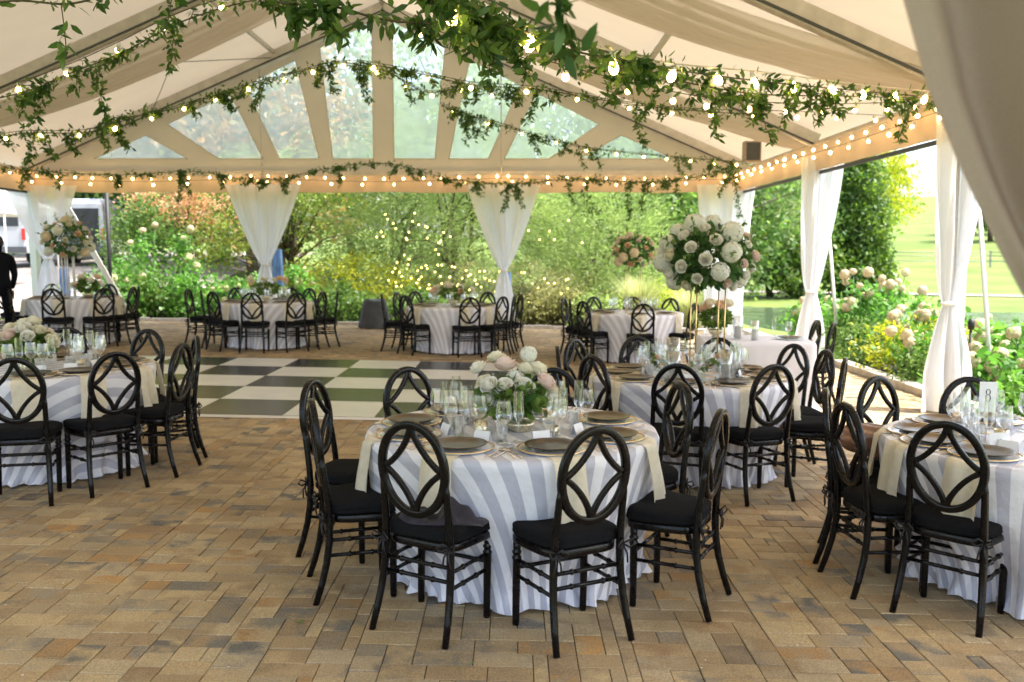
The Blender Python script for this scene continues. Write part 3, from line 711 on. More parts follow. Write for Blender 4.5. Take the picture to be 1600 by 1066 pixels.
def knife(m):
    m.tube([(0, -.11, .004), (0, 0, .004)], [.006, .004], 6, flat=.5); m.tube([(0, 0, .004), (0, .03, .004), (.003, .1, .004), (0, .115, .004)], [.006, .009, .008, .002], 6, flat=.15)
def spoon(m):
    m.tube([(0, -.1, .004), (0, 0, .006), (0, .045, .01)], [.005, .003, .003], 6, flat=.5); m.tube([(0, .045, .01), (0, .06, .008), (0, .08, .007), (0, .1, .01)], [.003, .014, .018, .004], 8, flat=.3)
for k_, f_ in (('fork', fork), ('knife', knife), ('spoon', spoon)): ME[k_] = mk(f_).mesh(k_, M['cutlery'])
def card(m): m.add([(-.045, -.02, 0), (.045, -.02, 0), (.045, 0, .055), (-.045, 0, .055), (.045, .02, 0), (-.045, .02, 0)], [(0, 1, 2, 3), (3, 2, 4, 5)], 0, False)
ME['card'] = mk(card).mesh('place_card', M['paper'])
def napkin(var, RT=.765, RP=.55):
    mb = MB(); r_ = random.Random(var); drop = .30 + r_.random() * .06; wd = .075 + .01 * r_.random(); sw = r_.uniform(-.02, .02)
    L1 = RT - RP + .10
    def fn(u, v):
        s = v * (L1 + drop); a = (u - .5) * 2
        x = a * wd
        if s < L1: y = RP - .10 + s; z = .0035; fl = 0
        else:
            dd = s - L1; fl = dd / drop
            k = min(1, dd / .02)
            y = RT + .02 * k + .045 * fl + .012 * math.sin(a * 4 + var); z = .0035 - dd * (1 if dd > .01 else .8)
            x = a * wd * (1 + .10 * fl + .05 * math.sin(fl * 5 + var)) + sw * fl * 1.5
            y += fl * (.016 * math.sin(a * 3.1 + var * 2) + .009 * math.sin(a * 7 + fl * 4)); z += .012 * fl * a * math.sin(var * 2.3)
        y -= RP
        # follow the round table edge
        xr = x; y -= max(0, (RT - math.sqrt(max(.01, RT * RT - xr * xr)))) * min(1, max(0, (s - L1 + .12) / .12))
        return (x, y, z)
    mb.grid(fn, 10, 26); me_ = mb.mesh('napkin', M['napkin']); return me_
ME['napkins'] = [napkin(k) for k in range(4)]

SIDE = ('near', 'right', 'far', 'left')
def seat_words(seats, ctr):
    """seats: list of (x,y). returns a phrase for each, unique in the table"""
    inf = []
    for i, (x, y) in enumerate(seats):
        a = math.degrees(math.atan2(x - ctr[0], -(y - ctr[1])))   # 0 = towards camera, + = right
        s = 'near' if abs(a) <= 55 else 'far' if abs(a) >= 128 else ('right' if a > 0 else 'left')
        inf.append((s, x, y))
    outw = [None] * len(seats); od = ['first', 'second', 'third', 'fourth', 'fifth']
    for s in SIDE:
        idx = [i for i in range(len(seats)) if inf[i][0] == s]
        idx.sort(key=(lambda i: inf[i][1]) if s in ('near', 'far') else (lambda i: inf[i][2]))
        for k, i in enumerate(idx):
            if len(idx) == 1: outw[i] = '%s side' % s
            elif s in ('near', 'far'): outw[i] = '%s from left, %s side' % (od[k], s)
            else: outw[i] = '%s from front, %s side' % (od[k], s)
    return outw

def stripes_cloth(name, ctr, per, label, top_z, ang, hem=.07, seed=0, fold=.045, nf=13, dents=(), grey=(.56, .57, .67)):
    """per(t)->(x,y,nx,ny,s) perimeter in metres"""
    r_ = random.Random(seed); mb = MB(); NU, NV = 200, 26
    uv = []; base = gz(ctr[0]); z0 = gz(ctr[0]) + top_z
    H = top_z - .012; ph = [r_.uniform(0, 6.28) for _ in range(4)]; vs = []; fs = []
    rings = [.0, .35, .7, .92, .985, 1.0]
    for rr in rings:
        for i in range(NU):
            x, y, nx, ny = per(i / NU); vs.append((x * rr, y * rr, top_z)); uv.append((x * rr, y * rr))
    for j in range(1, NV + 1):
        dd = H * j / NV; f_ = dd / H
        for i in range(NU):
            t = i / NU; x, y, nx, ny = per(t); a = t * 2 * PI
            wv_ = .8 * math.sin(a * nf + ph[0] + 1.6 * math.sin(a * 3 + ph[1]) + .9 * math.sin(a * 5 + ph[3])) + .6 * math.sin(a * 7 + ph[2] + math.sin(a * 2)) + .45 * math.sin(a * 4 + ph[3]) + .25 * math.sin(a * 37 + ph[1])
            wv_ *= .7 + .5 * math.sin(a * 2 + ph[2])
            rnd = min(.012, dd * .6)
            o1 = rnd + (hem + fold * wv_) * f_ ** 1.1 + .004 + .006 * math.sin(a * 19 + f_ * 5 + ph[2]) * f_
            if f_ > .88: o1 += (f_ - .88) * 8 * (.022 + .03 * math.sin(a * 17 + ph[1] + math.sin(a * 5) * 2) + .018 * math.sin(a * 43 + ph[0]))
            if f_ > .35:
                for da, dd_ in dents: o1 -= (.072 + max(0, 1.05 - dd_) * .95) * math.exp(-((math.atan2(math.sin(a - da), math.cos(a - da))) / .36) ** 4) * min(1, (f_ - .35) / .4)
            lx, ly = x + nx * o1, y + ny * o1
            zz = top_z - dd
            if f_ > .94: zz = max(zz, .010 + .012 * abs(math.sin(a * 23 + ph[2])) )
            vs.append((lx, ly, zz - (gz(lx + ctr[0]) - base) * -1 * f_)); uv.append((x + nx * dd * 1.02, y + ny * dd * 1.02))
    R_ = len(rings) + NV
    for j in range(R_ - 1):
        for i in range(NU):
            q = (i + 1) % NU; a, b_, c, d_ = j * NU + i, j * NU + q, (j + 1) * NU + q, (j + 1) * NU + i
            fs.append((a, d_, c, b_) if j else (a, d_, c))
    fs = [f if len(set(f)) == len(f) else tuple(dict.fromkeys(f)) for f in fs]
    mb.add(vs, fs); me_ = mb.mesh(name, clothmat(name + ' stripe', ang, grey=grey) if ang is not None else M['plaincloth'])
    ul = me_.uv_layers.new(name='UVMap'); li = np.empty(len(me_.loops), dtype=np.int32); me_.loops.foreach_get('vertex_index', li)
    ul.data.foreach_set('uv', np.asarray(uv, dtype=np.float32)[li].ravel())
    o_ = solo('tablecloth', me_, None, label, 'tablecloth', (ctr[0], ctr[1], base), group='striped tablecloths')
    return o_
M['plaincloth'] = translucent(add_noise(mat('plain white cloth', (.80, .79, .84), .7, sheen=.2), 5, .05), .15)
def circ(R): return lambda t: (R * math.cos(2 * PI * t), R * math.sin(2 * PI * t), math.cos(2 * PI * t), math.sin(2 * PI * t))
def round_table(ctr, nick):
    t_ = thing('round_table', 'round folding table hidden under the cloth of ' + nick, 'table', (ctr[0], ctr[1], gz(ctr[0])), group='round dining tables')
    m_ = MB(); m_.lathe([(0, .725), (.745, .725), (.75, .73), (.75, .748), (.745, .752), (0, .752)], 48); part('tabletop', m_, M['wood'], t_)
    for k in range(4):
        a = PI / 4 + k * PI / 2; m_ = MB(); m_.tube([(.45 * math.cos(a), .45 * math.sin(a), .725), (.5 * math.cos(a), .5 * math.sin(a), 0)], .016, 8); part('leg', m_, M['alu'], t_)

def place(kind, mesh, ctr, ang, r, lat, label, cat, group, rot=0, extra=None, z=0.):
    """item at radius r in the direction ang (ang: 0 = towards camera, + right) and lat metres to its right"""
    dx, dy = math.sin(ang), -math.cos(ang); rx, ry = dy, -dx     # right-hand seen from the seat
    rx, ry = -dy * -1, dx * -1
    x = ctr[0] + dx * r + rx * lat; y = ctr[1] + dy * r + ry * lat
    # local +Y should point outwards to the seat
    rz = math.atan2(dy, dx) - PI / 2 + rot
    o_ = link(kind, mesh, None, (x, y, gz(ctr[0]) + .763 + z), (0, 0, rz)); tag(o_, label, cat, group)
    if extra: link(extra[0], extra[1], o_)
    return o_

def settings(ctr, nick, angs, words, level):
    """level 3: everything, 2: no cutlery, 1: plates, napkins, fewer glasses"""
    for i, (a, wd) in enumerate(zip(angs, words)):
        jj = random.Random(i * 7 + int(ctr[1] * 10))
        wl = ', ' + wd + ' of ' + nick
        place('charger_plate', ME['charger'], ctr, a, .565, 0, 'pearl charger with gold rim%s' % wl, 'charger', 'chargers on ' + nick, extra=('gold_rim', ME['rim']))
        place('dinner_plate', ME['plate'], ctr, a, .565, 0, 'dark pewter plate on its charger%s' % wl, 'plate', 'pewter plates on ' + nick, z=.006)
        place('napkin', ME['napkins'][(i * 3 + int(ctr[1])) % 4], ctr, a, .55, 0, 'cream napkin hanging over the edge%s' % wl, 'napkin', 'cream napkins on ' + nick, z=.001)
        gl = 'glasses on ' + nick
        place('champagne_flute', ME['flute'], ctr, a + jj.uniform(-.02, .02), .34, .10 + jj.uniform(-.01, .01), 'clear champagne flute%s' % wl, 'glass', gl)
        place('wine_glass', ME['wine'], ctr, a, .36, .17 + jj.uniform(-.01, .01), 'clear wine glass%s' % wl, 'glass', gl)
        if level >= 2:
            place('water_tumbler', ME['tumbler'], ctr, a, .29, .16, 'clear water tumbler%s' % wl, 'glass', gl)
            if i % 2 == 0: place('wine_glass', ME['wine'], ctr, a, .27, .05, 'inner wine glass,%s' % wl, 'glass', gl)
            place('place_card', ME['card'], ctr, a, .37, -.02, 'white folded place card%s' % wl, 'card', 'place cards on ' + nick, rot=jj.uniform(-.2, .2) + PI)
        if level >= 3:
            cg = 'cutlery on ' + nick
            place('dinner_fork', ME['fork'], ctr, a, .58, -.20, 'outer silver fork%s' % wl, 'fork', cg, rot=PI)
            place('salad_fork', ME['fork'], ctr, a, .575, -.235, 'inner silver fork%s' % wl, 'fork', cg, rot=PI)
            place('dinner_knife', ME['knife'], ctr, a, .58, .195, 'silver knife%s' % wl, 'knife', cg, rot=PI)
            place('soup_spoon', ME['spoon'], ctr, a, .575, .228, 'silver spoon%s' % wl, 'spoon', cg, rot=PI)

# ------------------------------------------------------------------ flowers
def rose_mesh(name, m_, open_=1.0):
    mb = MB(); r_ = random.Random(hash(name) % 99 if False else len(name))
    specs = [(.16, 3, .82, .6), (.30, 3, .86, .8), (.46, 4, .84, .9), (.66, 5, .74, .95), (.86, 5, .56, 1.0), (1.0, 6, .34, 1.0)]
    for (rad, cnt, top, wid) in specs:
        for k in range(cnt):
            a0 = 2 * PI * k / cnt + rad * 7
            def fn(u, v):
                a = a0 + (u - .5) * wid * 2 * PI / cnt * 1.35; s = v
                rr = rad * (math.sin(s * PI * .5) ** .75) * (1 + .10 * math.sin(u * PI + k)) * open_ * (1 + .35 * rad * max(0, s - .74)) ; z = -.5 + (top + .5) * s ** 1.25 - .8 * rad * max(0, s - .8) ** 1.0 - .20 * (abs(u - .5) * 2) ** 2 * s
                return (rr * math.cos(a), rr * math.sin(a), z)
            mb.grid(fn, 6, 7)
    return mb.mesh(name, m_)
def hyd_mesh(name, m_, n_=170):
    N = n_; i = np.arange(N) + .5; ph = np.arccos(1 - 2 * i / N); th = PI * (1 + 5 ** .5) * i
    D = np.stack([np.cos(th) * np.sin(ph), np.sin(th) * np.sin(ph), np.cos(ph)], 1)
    V = []
    for d_ in D:
        d_ = d_ + rng.normal(size=3) * .05; d_ /= np.linalg.norm(d_); a = np.cross(d_, [0.3, .2, .9]); a /= np.linalg.norm(a); b_ = np.cross(d_, a)
        q = rng.uniform(0, 1.5); R_ = rng.uniform(.9, 1.08)
        for k in range(4):
            t = q + k * PI / 2; e = a * math.cos(t) + b_ * math.sin(t); s_ = a * -math.sin(t) + b_ * math.cos(t); c = d_ * R_; w_ = .20
            V += [c, c + e * w_ * .6 + s_ * w_ * .5 + d_ * .03, c + e * w_ * 1.15 + d_ * .0, c + e * w_ * .6 - s_ * w_ * .5 + d_ * .03]
    me_ = quadmesh(name, np.array(V), m_); 
    return me_
RO = {k: rose_mesh('rose', M['fl_' + k]) for k in ('white', 'cream', 'blush', 'peach')}
HY = {k: hyd_mesh('hydrangea', M['fl_' + k]) for k in ('hydw', 'hydc', 'gpeach', 'gcream')}
def foliage_ball(name, ctr, rad, n_, size, parent, m_='foliage', asp=.62, droop=0.):
    dv = rng.normal(size=(n_, 3)); dv /= np.linalg.norm(dv, axis=1)[:, None]
    P = dv * np.array(rad) * rng.uniform(.55, 1.0, n_)[:, None] + np.array(ctr)
    V = leaves(P, size, asp, droop, dirs=dv * 1.2)
    return link(name, quadmesh(name, V, M[m_], rng.random(n_), 6), parent)
def bloom(kind, key, parent, p, r, c=(0, 0, 0)):
    """flower head at p facing away from c"""
    dv = Vector(p) - Vector(c); dv = dv + Vector((0, -.15 * dv.length, .25 * dv.length))
    q = dv.to_track_quat('Z', 'Y').to_euler(); me_ = (RO if kind == 'rose' else HY)[key]
    return link('rose' if kind == 'rose' else 'hydrangea_head', me_, parent, p, q, r)
def tall_piece(ctr, nick, zc, rx, rz2, label, keys, hkeys, seed, rods=True, top=.76, nb=(16, 10)):
    base = gz(ctr[0]) + top; t_ = thing('tall_centrepiece', label, 'flowers', (ctr[0], ctr[1], base)); h = zc - base; r_ = random.Random(seed)
    if rods:
        for dx in (-.11, .11):
            for dy in (-.11, .11):
                m_ = MB(); m_.tube([(dx, dy, 0), (dx, dy, h - rz2 * .55)], .0055, 6); part('rod', m_, M['gold'], t_)
        for z in (.004, h - rz2 * .6):
            m_ = MB(); pts = [(-.11, -.11, z), (.11, -.11, z), (.11, .11, z), (-.11, .11, z), (-.11, -.11, z)]
            for a, c in zip(pts, pts[1:]): m_.tube([a, c], .0055, 6)
            part('stand_frame', m_, M['gold'], t_)
    else:
        for a in range(5):
            m_ = MB(); m_.tube([(.1 * math.cos(a * 1.26), .1 * math.sin(a * 1.26), 0), (.1 * math.cos(a * 1.26), .1 * math.sin(a * 1.26), h - rz2 * .5)], .012, 6); part('rod', m_, M['greyvase'], t_)
    foliage_ball('leaves', (0, 0, h), (rx * .86, rx * .86, rz2 * .84), 700 if rx > .3 and ctr[1] < 9 else 400, .085 * rx / .37, t_)
    k_ = 0; N = sum(nb)
    for i in range(N):
        ph = math.acos(1 - 2 * (i + .5) / N * .93); th = i * 2.399 + seed
        p = (rx * math.cos(th) * math.sin(ph), rx * math.sin(th) * math.sin(ph), h + rz2 * math.cos(ph)); sc = rx / .37
        if (i * 7 + 3) % N < nb[1] and k_ < nb[1]: bloom('hyd', hkeys[i % len(hkeys)], t_, p, r_.uniform(.068, .09) * sc, (0, 0, h)); k_ += 1
        else: bloom('rose', keys[r_.randrange(len(keys))], t_, p, r_.uniform(.036, .052) * sc, (0, 0, h))
    # sprigs
    m_ = MB(); V = []
    for i in range(12):
        th = r_.uniform(0, 6.28); el = r_.uniform(-.3, 1.3); dv = Vector((math.cos(th) * math.cos(el), math.sin(th) * math.cos(el), math.sin(el)))
        p0 = Vector((dv.x * rx * .8, dv.y * rx * .8, h + dv.z * rz2 * .8)); p1 = p0 + dv * rx * r_.uniform(.4, .6) + Vector((0, 0, .03)); m_.tube([Vector((0, 0, h)), p0, p1], .0025, 4)
        for k in range(10): V.append(p0.lerp(p1, .3 + .7 * k / 10))
    part('sprig_stems', m_, M['stem'], t_)
    V = np.array([tuple(v) for v in V]); link('sprig_leaves', quadmesh('sprig_leaves', leaves(V, .045 * rx / .37, .5), M['foliage2'], rng.random(len(V)), 6), t_)
    return t_
def low_piece(ctr, label, blooms, seed, vase='glass', lead=(.17, .10), n_leaf=260, off=(0, 0)):
    base = gz(ctr[0]) + .763; t_ = thing('low_centrepiece', label, 'flowers', (ctr[0] + off[0], ctr[1] + off[1], base))
    m_ = MB()
    if vase == 'glass':
        m_.lathe([(0, .012), (.05, .008), (.055, .02), (.06, .12), (.066, .15), (.063, .15), (.056, .12), (.05, .025)], 26); part('vase', m_, M['vase'], t_)
        f_ = MB(); f_.lathe([(0, .001), (.055, .002), (.05, .012), (.07, .03), (.075, .045), (.06, .05), (0, .05)], 26); part('gold_bowl', f_, M['mercury'], t_, (.045, -.07, 0))
        s_ = MB(); r_ = random.Random(seed)
        for k in range(9): s_.tube([(r_.uniform(-.03, .03), r_.uniform(-.03, .03), .02), (r_.uniform(-.04, .04), r_.uniform(-.04, .04), .17)], .003, 5)
        part('stems', s_, M['stem'], t_)
    else:
        m_.lathe([(0, .003), (.05, .002), (.04, .02), (.07, .05), (.09, .09), (.085, .092), (.06, .05), (0, .04)], 26); part('bowl', m_, M['mercury'], t_)
    foliage_ball('leaves', (0, 0, .165 + .06 * (ctr[1] > 9)), (lead[0] * .85, lead[0] * .85, lead[1] * .8), n_leaf, .075, t_, 'foliage2')
    for (kind, key, x, y, z, r) in blooms: bloom(kind, key, t_, (x, y, z), r, (0, 0, .12))
    return t_

# ------------------------------------------------------------------ TABLES AND CHAIRS
NEAR = {
 'the front centre table': ((0.0, 4.71), [(-.45, 3.8, 2), (.35, 3.73, -9), (.99, 4.2, 0), (-.98, 4.33, 4), (-1.12, 4.98, 0), (-.67, 5.58, 0), (.25, 5.66, 0), (.97, 5.09, 8)], 3, math.radians(20)),
 'the gold-rod flower table': ((1.41, 7.0), [(.58, 6.47, 0), (.36, 7.05, 0), (.53, 7.66, 0), (1.11, 8.02, 0), (1.84, 8.0, 0), (1.11, 6.03, 0), (1.78, 6.06, 0), (2.44, 6.52, 0), (2.50, 7.08, 0), (2.38, 7.52, 0)], 3, math.radians(20)),
 'table number 8': ((2.76, 4.63), [(1.99, 4.06, -10), (1.71, 4.54, 0), (1.78, 5.03, 0), (2.28, 5.57, 0), (2.88, 5.62, 0)], 3, math.radians(-38)),
 'the near left table': ((-3.52, 6.72), [(-3.17, 5.62, 0), (-2.69, 6.01, 0), (-2.45, 6.62, 0), (-2.56, 7.23, 0), (-3.16, 7.72, 0), (-3.89, 7.76, 0)], 3, math.radians(-35)),
}
def ring(c, angs, r=1.05): return [(c[0] + r_ * math.sin(math.radians(a)), c[1] - r_ * math.cos(math.radians(a)), 0) for a, r_ in [(q if isinstance(q, tuple) else (q, r)) for q in angs]]
FARC = {'the back left table': (-7.5, 15.3), 'the maple back table': (-4.2, 15.3), 'the back centre table': (-1.0, 15.2), 'the back right table': (1.98, 14.4)}
NEAR['the back left table'] = (FARC['the back left table'], ring(FARC['the back left table'], [-42, 9, 52, 88, 108, 172, -135, (-95, 1.3)]), 1, math.radians(15))
NEAR['the maple back table'] = (FARC['the maple back table'], ring(FARC['the maple back table'], [-38, 2, 42, 76, (102, 1.2), 150, 172, -72, (-92, 1.35), -135]), 1, math.radians(-20))
NEAR['the back centre table'] = (FARC['the back centre table'], ring(FARC['the back centre table'], [-44, 18, 54, 82, (106, 1.2), 148, (-84, 1.2), -108, -135]), 1, math.radians(10))
NEAR['the back right table'] = (FARC['the back right table'], ring(FARC['the back right table'], [-2, -58, -92, (-110, 1.2), -145, 52, 138, 175]), 1, math.radians(5))
for ti, (nick, (ctr, seats, lvl, ang)) in enumerate(NEAR.items()):
    round_table(ctr, nick)
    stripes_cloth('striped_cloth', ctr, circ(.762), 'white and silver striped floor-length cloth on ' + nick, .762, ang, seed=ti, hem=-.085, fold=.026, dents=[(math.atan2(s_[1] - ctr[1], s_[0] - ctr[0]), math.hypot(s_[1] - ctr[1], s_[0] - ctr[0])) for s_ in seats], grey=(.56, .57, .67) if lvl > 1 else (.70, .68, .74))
    wds = seat_words([(s[0], s[1]) for s in seats], ctr)
    for (x, y, tw), wd in zip(seats, wds):
        head = math.atan2(ctr[0] - x, ctr[1] - y) + math.radians(tw)
        put_chair(x, y, head, 'black oval-back chair, %s of %s' % (wd, nick), 'oval-back chairs at ' + nick)
    angs = [math.atan2(s[0] - ctr[0], -(s[1] - ctr[1])) for s in seats]
    aw = list(zip(angs, wds))
    settings(ctr, nick, [a for a, _ in aw], [w_ for _, w_ in aw], lvl)

T1, T2, T3, T4 = [NEAR[k][0] for k in list(NEAR)[:4]]
# T1 centrepiece
k = .00343
def fb(px, py, dy, kind, key, r): return (kind, key, (px - 800) * k, dy, (680 - py) * k, r * 1.15)
low_piece(T1, 'glass vase of white and blush roses with green leaves on the front centre table', [
    fb(747, 588, .05, 'rose', 'white', .042), fb(756, 606, -.02, 'rose', 'cream', .036), fb(790, 583, .05, 'rose', 'blush', .052), fb(826, 567, .08, 'hyd', 'hydw', .038), fb(821, 589, .04, 'rose', 'cream', .04),
    fb(764, 609, -.09, 'rose', 'white', .042), fb(787, 608, -.1, 'rose', 'white', .038), fb(768, 632, -.1, 'rose', 'white', .045), fb(804, 600, .0, 'rose', 'white', .04), fb(818, 612, -.08, 'rose', 'white', .05),
    fb(852, 607, -.03, 'rose', 'blush', .047), fb(862, 624, .03, 'rose', 'cream', .04), fb(840, 592, .08, 'rose', 'cream', .05), fb(776, 575, .12, 'rose', 'cream', .045)], 3, n_leaf=300, lead=(.19, .11))
rr_ = random.Random(5); bl = []
for i in range(15):
    th = i * 2.4; rad = .04 + .17 * math.sqrt(i / 15); bl.append(('rose', ['cream', 'cream', 'white', 'blush'][i % 4], rad * math.cos(th), rad * math.sin(th), .36 - rad * .75 + rr_.uniform(-.02, .03), rr_.uniform(.045, .058)))
low_piece((T4[0] - .12, T4[1]), 'green bowl of cream and blush roses on the near left table', bl, 4, 'bowl', (.19, .11), 420)
M['moss'] = leafmat('moss', (.02, .08, .015), (.05, .16, .03), .1)
tall_piece((T2[0] + .12, T2[1]), '', 1.655, .35, .27, 'big ball of white hydrangeas and blush roses on tall gold rods', ['white', 'cream', 'blush', 'white', 'white'], ['hydw', 'hydw'], 1, nb=(30, 15))
tall_piece((-7.55, 15.3), '', 1.90, .38, .33, 'tall flower ball of cream roses on white stand, on the back left table', ['cream', 'cream', 'peach', 'white'], ['hydc', 'hydw'], 2, rods=False, nb=(24, 8))
tall_piece((1.95, 14.4), '', 1.70, .34, .26, 'tall peach and cream flower ball on gold rods, on the back right table', ['peach', 'cream', 'blush'], ['hydc'], 3, nb=(28, 6))
def lowfar(ctr, label, seed, n_=16, sp=.3, keys=('cream', 'peach', 'white', 'cream')):
    r_ = random.Random(seed); b_ = []
    for i in range(n_): b_.append(('rose', keys[i % len(keys)], r_.uniform(-sp, sp), r_.uniform(-.14, .14), r_.uniform(.2, .40), r_.uniform(.05, .075)))
    return low_piece(ctr, label, b_, seed, 'bowl', (sp * .9, .1), 260)
lowfar(FARC['the maple back table'], 'low arrangement of peach and cream roses on the back table before the maple', 11)
lowfar(FARC['the back centre table'], 'low arrangement of cream roses and greenery on the back centre table', 12, sp=.34)
lowfar((FARC['the back left table'][0] + .35, 15.1), 'small low bunch of cream roses beside the tall stand, on the back left table', 13, 9, .22)
# T2 small bud vases, candles
def budvase(x, y, ctr, key, label):
    t_ = thing('bud_vase', label, 'vase', (x, y, gz(ctr[0]) + .763), group='bud vases at the foot of the gold rods')
    m_ = MB(); m_.lathe([(0, .004), (.025, .003), (.03, .03), (.022, .07), (.018, .1), (.021, .11)], 16); part('vase', m_, M['vase'], t_)
    bloom('rose', key, t_, (0, 0, .15), .04); foliage_ball('leaves', (0.02, 0, .14), (.06, .06, .05), 30, .05, t_, 'foliage2')
for (x, y, ky, lb) in ((1.13, 6.85, 'peach', 'bud vase with a coral rose left of the gold rods'), (1.42, 6.72, 'blush', 'bud vase with a big pink rose in front of the gold rods'), (1.62, 6.95, 'peach', 'bud vase with a small peach rose right of the gold rods')):
    budvase(x, y, T2, ky, lb)
def hurricane(x, y, ctr, label, s=1.):
    t_ = thing('hurricane_candle', label, 'candle', (x, y, gz(ctr[0]) + .763), group='pillar candles in glass cylinders'); t_.scale = (s, s, s)
    link('pillar_candle', ME['pillar'], t_); link('glass_cylinder', ME['hurricane'], t_)
for (x, y, s, lb) in ((1.22, 6.7, 1.0, 'pillar candle in a glass cylinder in front left of the gold rods'), (1.60, 6.66, 1.05, 'pillar candle in a glass cylinder in front right of the gold rods'), (1.32, 7.3, 1.2, 'tall pillar candle in a glass cylinder behind the gold rods'), (1.78, 7.1, .95, 'short pillar candle in a glass cylinder at the right of the gold rods')):
    hurricane(x, y, T2, lb, s)
def cup(ctr, dx, dy, which, label):
    t_ = thing('votive_holder', label, 'candle holder', (ctr[0] + dx, ctr[1] + dy, gz(ctr[0]) + .763), group='mercury glass votives')
    link('cup', ME[which], t_); m_ = MB(); m_.lathe([(0, .022), (.026, .022), (.026, .035), (0, .036)], 12); part('tealight', m_, M['wax'], t_)
cup(T1, -.16, -.20, 'votive', 'tall gold votive left of the place card on the front centre table')
cup(T1, .20, -.17, 'goldcup', 'squat gold votive to the right of the flowers on the front centre table')
cup(T1, -.19, .17, 'votive', 'frosted silver votive behind left of the flowers on the front centre table')
cup(T1, .20, .16, 'votive', 'gold votive behind right of the flowers on the front centre table')
cup(T4, -.02, -.25, 'votive', 'gold votive in front of the roses on the near left table')
cup(T4, .2, .1, 'goldcup', 'squat gold votive to the right of the roses on the near left table')
for (x, y, lb) in ((-.22, -.05, 'left'), (.05, -.25, 'in front')): cup(T3, x, y, 'votive', 'gold votive %s of the table number 8 card' % lb)

# number 8 card
nc = thing('table_number_card', 'white table number card reading 8 standing on table number 8', 'table number', (2.60, 4.84, gz(T3[0]) + .763), rz=-.1)
m_ = MB(); m_.prism([(-.045, 0, .118), (.045, 0, .118), (.045, 0, .285), (-.045, 0, .285)], (0, .004, 0)); part('card', m_, M['paper'], nc)
m_ = MB(); m_.lathe([(0, 0), (.03, .001), (.028, .006), (.004, .012), (.0035, .112), (.008, .125), (0, .126)], 14); part('card_holder', m_, M['gold'], nc)
def arcring(cx, cz, a, c, w0):
    mb = MB(); n_ = 28; vs = []
    for i in range(n_):
        t = 2 * PI * i / n_; wv_ = w0 * (.45 + .9 * abs(math.cos(t)))
        for s_ in (-.5, .5): vs.append((cx + (a + s_ * wv_) * math.cos(t), -.0012, cz + (c + s_ * w0 * .6) * math.sin(t)))
    mb.add(vs, [(2 * i, 2 * i + 1, (2 * i + 3) % (2 * n_), (2 * i + 2) % (2 * n_)) for i in range(n_)], 0, False); return mb
m_ = arcring(0, .229, .0105, .0155, .0042); m2_ = arcring(0, .195, .0125, .0195, .0042); m_.add(m2_.v, m2_.f, 0, False); part('numeral', m_, M['ink'], nc)
mc = thing('menu_card', 'small white card with a black swirl ornament beside table number 8 glasses', 'card', (2.45, 4.42, gz(T3[0]) + .763), rz=-.1)
m_ = MB(); m_.prism([(-.05, 0, 0), (.05, 0, 0), (.05, .02, .085), (-.05, .02, .085)], (0, .003, 0)); part('card', m_, M['paper'], mc)
m_ = MB(); m_.tube([(.012 * math.cos(t * .7) * (1 - t / 14), -.002 + .0105 , .045 + .012 * math.sin(t * .7) * (1 - t / 14)) for t in range(12)], .002, 4); part('ornament', m_, M['ink'], mc, (0, -.004, 0))

# rectangular table at the back right
T9 = (2.78, 10.25)
rt = thing('rectangular_table', 'rectangular table hidden under plain white cloth near the right wall', 'table', (T9[0], T9[1], gz(T9[0])), rz=-.12)
m_ = MB(); m_.box((0, 0, .74), (1.14, .84, .025)); part('tabletop', m_, M['wood'], rt)
for sx in (-1, 1):
    for sy in (-1, 1):
        m_ = MB(); m_.tube([(sx * .5, sy * .36, .73), (sx * .5, sy * .36, 0)], .016, 6); part('leg', m_, M['alu'], rt)
def rectper(a, b_, r0, rot):
    P = []
    for cx, cy, s0 in ((a - r0, b_ - r0, 0), (-a + r0, b_ - r0, 90), (-a + r0, -b_ + r0, 180), (a - r0, -b_ + r0, 270)):
        for q in range(7): t = math.radians(s0 + q * 15); P.append((cx + r0 * math.cos(t), cy + r0 * math.sin(t), math.cos(t), math.sin(t)))
    P.append(P[0]); Ls = [0]
    for p, q in zip(P, P[1:]): Ls.append(Ls[-1] + math.hypot(p[0] - q[0], p[1] - q[1]))
    def f(t):
        s = (t % 1) * Ls[-1]
        for i in range(len(P) - 1):
            if s <= Ls[i + 1] + 1e-9:
                k = (s - Ls[i]) / max(1e-9, Ls[i + 1] - Ls[i]); v = [P[i][j] * (1 - k) + P[i + 1][j] * k for j in range(4)]; break
        ln = math.hypot(v[2], v[3]); c, s_ = math.cos(rot), math.sin(rot); nx, ny = v[2] / ln, v[3] / ln
        return (v[0] * c - v[1] * s_, v[0] * s_ + v[1] * c, nx * c - ny * s_, nx * s_ + ny * c)
    return f
stripes_cloth('plain_cloth', T9, rectper(.6, .45, .05, -.12), 'plain white floor-length cloth on the rectangular table near the right wall', .762, None, hem=.02, fold=.012, seed=9)
for i, (x, y, lb) in enumerate(((3.58, 10.5, 'farther of the two chairs at the right end of the rectangular table'), (3.64, 10.12, 'nearer of the two chairs at the right end of the rectangular table'))):
    put_chair(x, y, math.radians(-52 - 6 * i), 'black oval-back chair, ' + lb, 'chairs at the rectangular table')
lowfar((2.35, 10.3), 'loose bunch of peach and cream roses at the left end of the rectangular table', 21, 12, .2, ('peach', 'cream', 'cream'))
for (dx, dy, kd, lb) in ((.2, -.1, 'flute', 'champagne flute on the rectangular table'), (.32, -.25, 'wine', 'wine glass on the rectangular table')):
    solo('champagne_flute' if kd == 'flute' else 'wine_glass', ME[kd], None, 'clear ' + lb, 'glass', (T9[0] + dx, T9[1] + dy, gz(T9[0]) + .763))
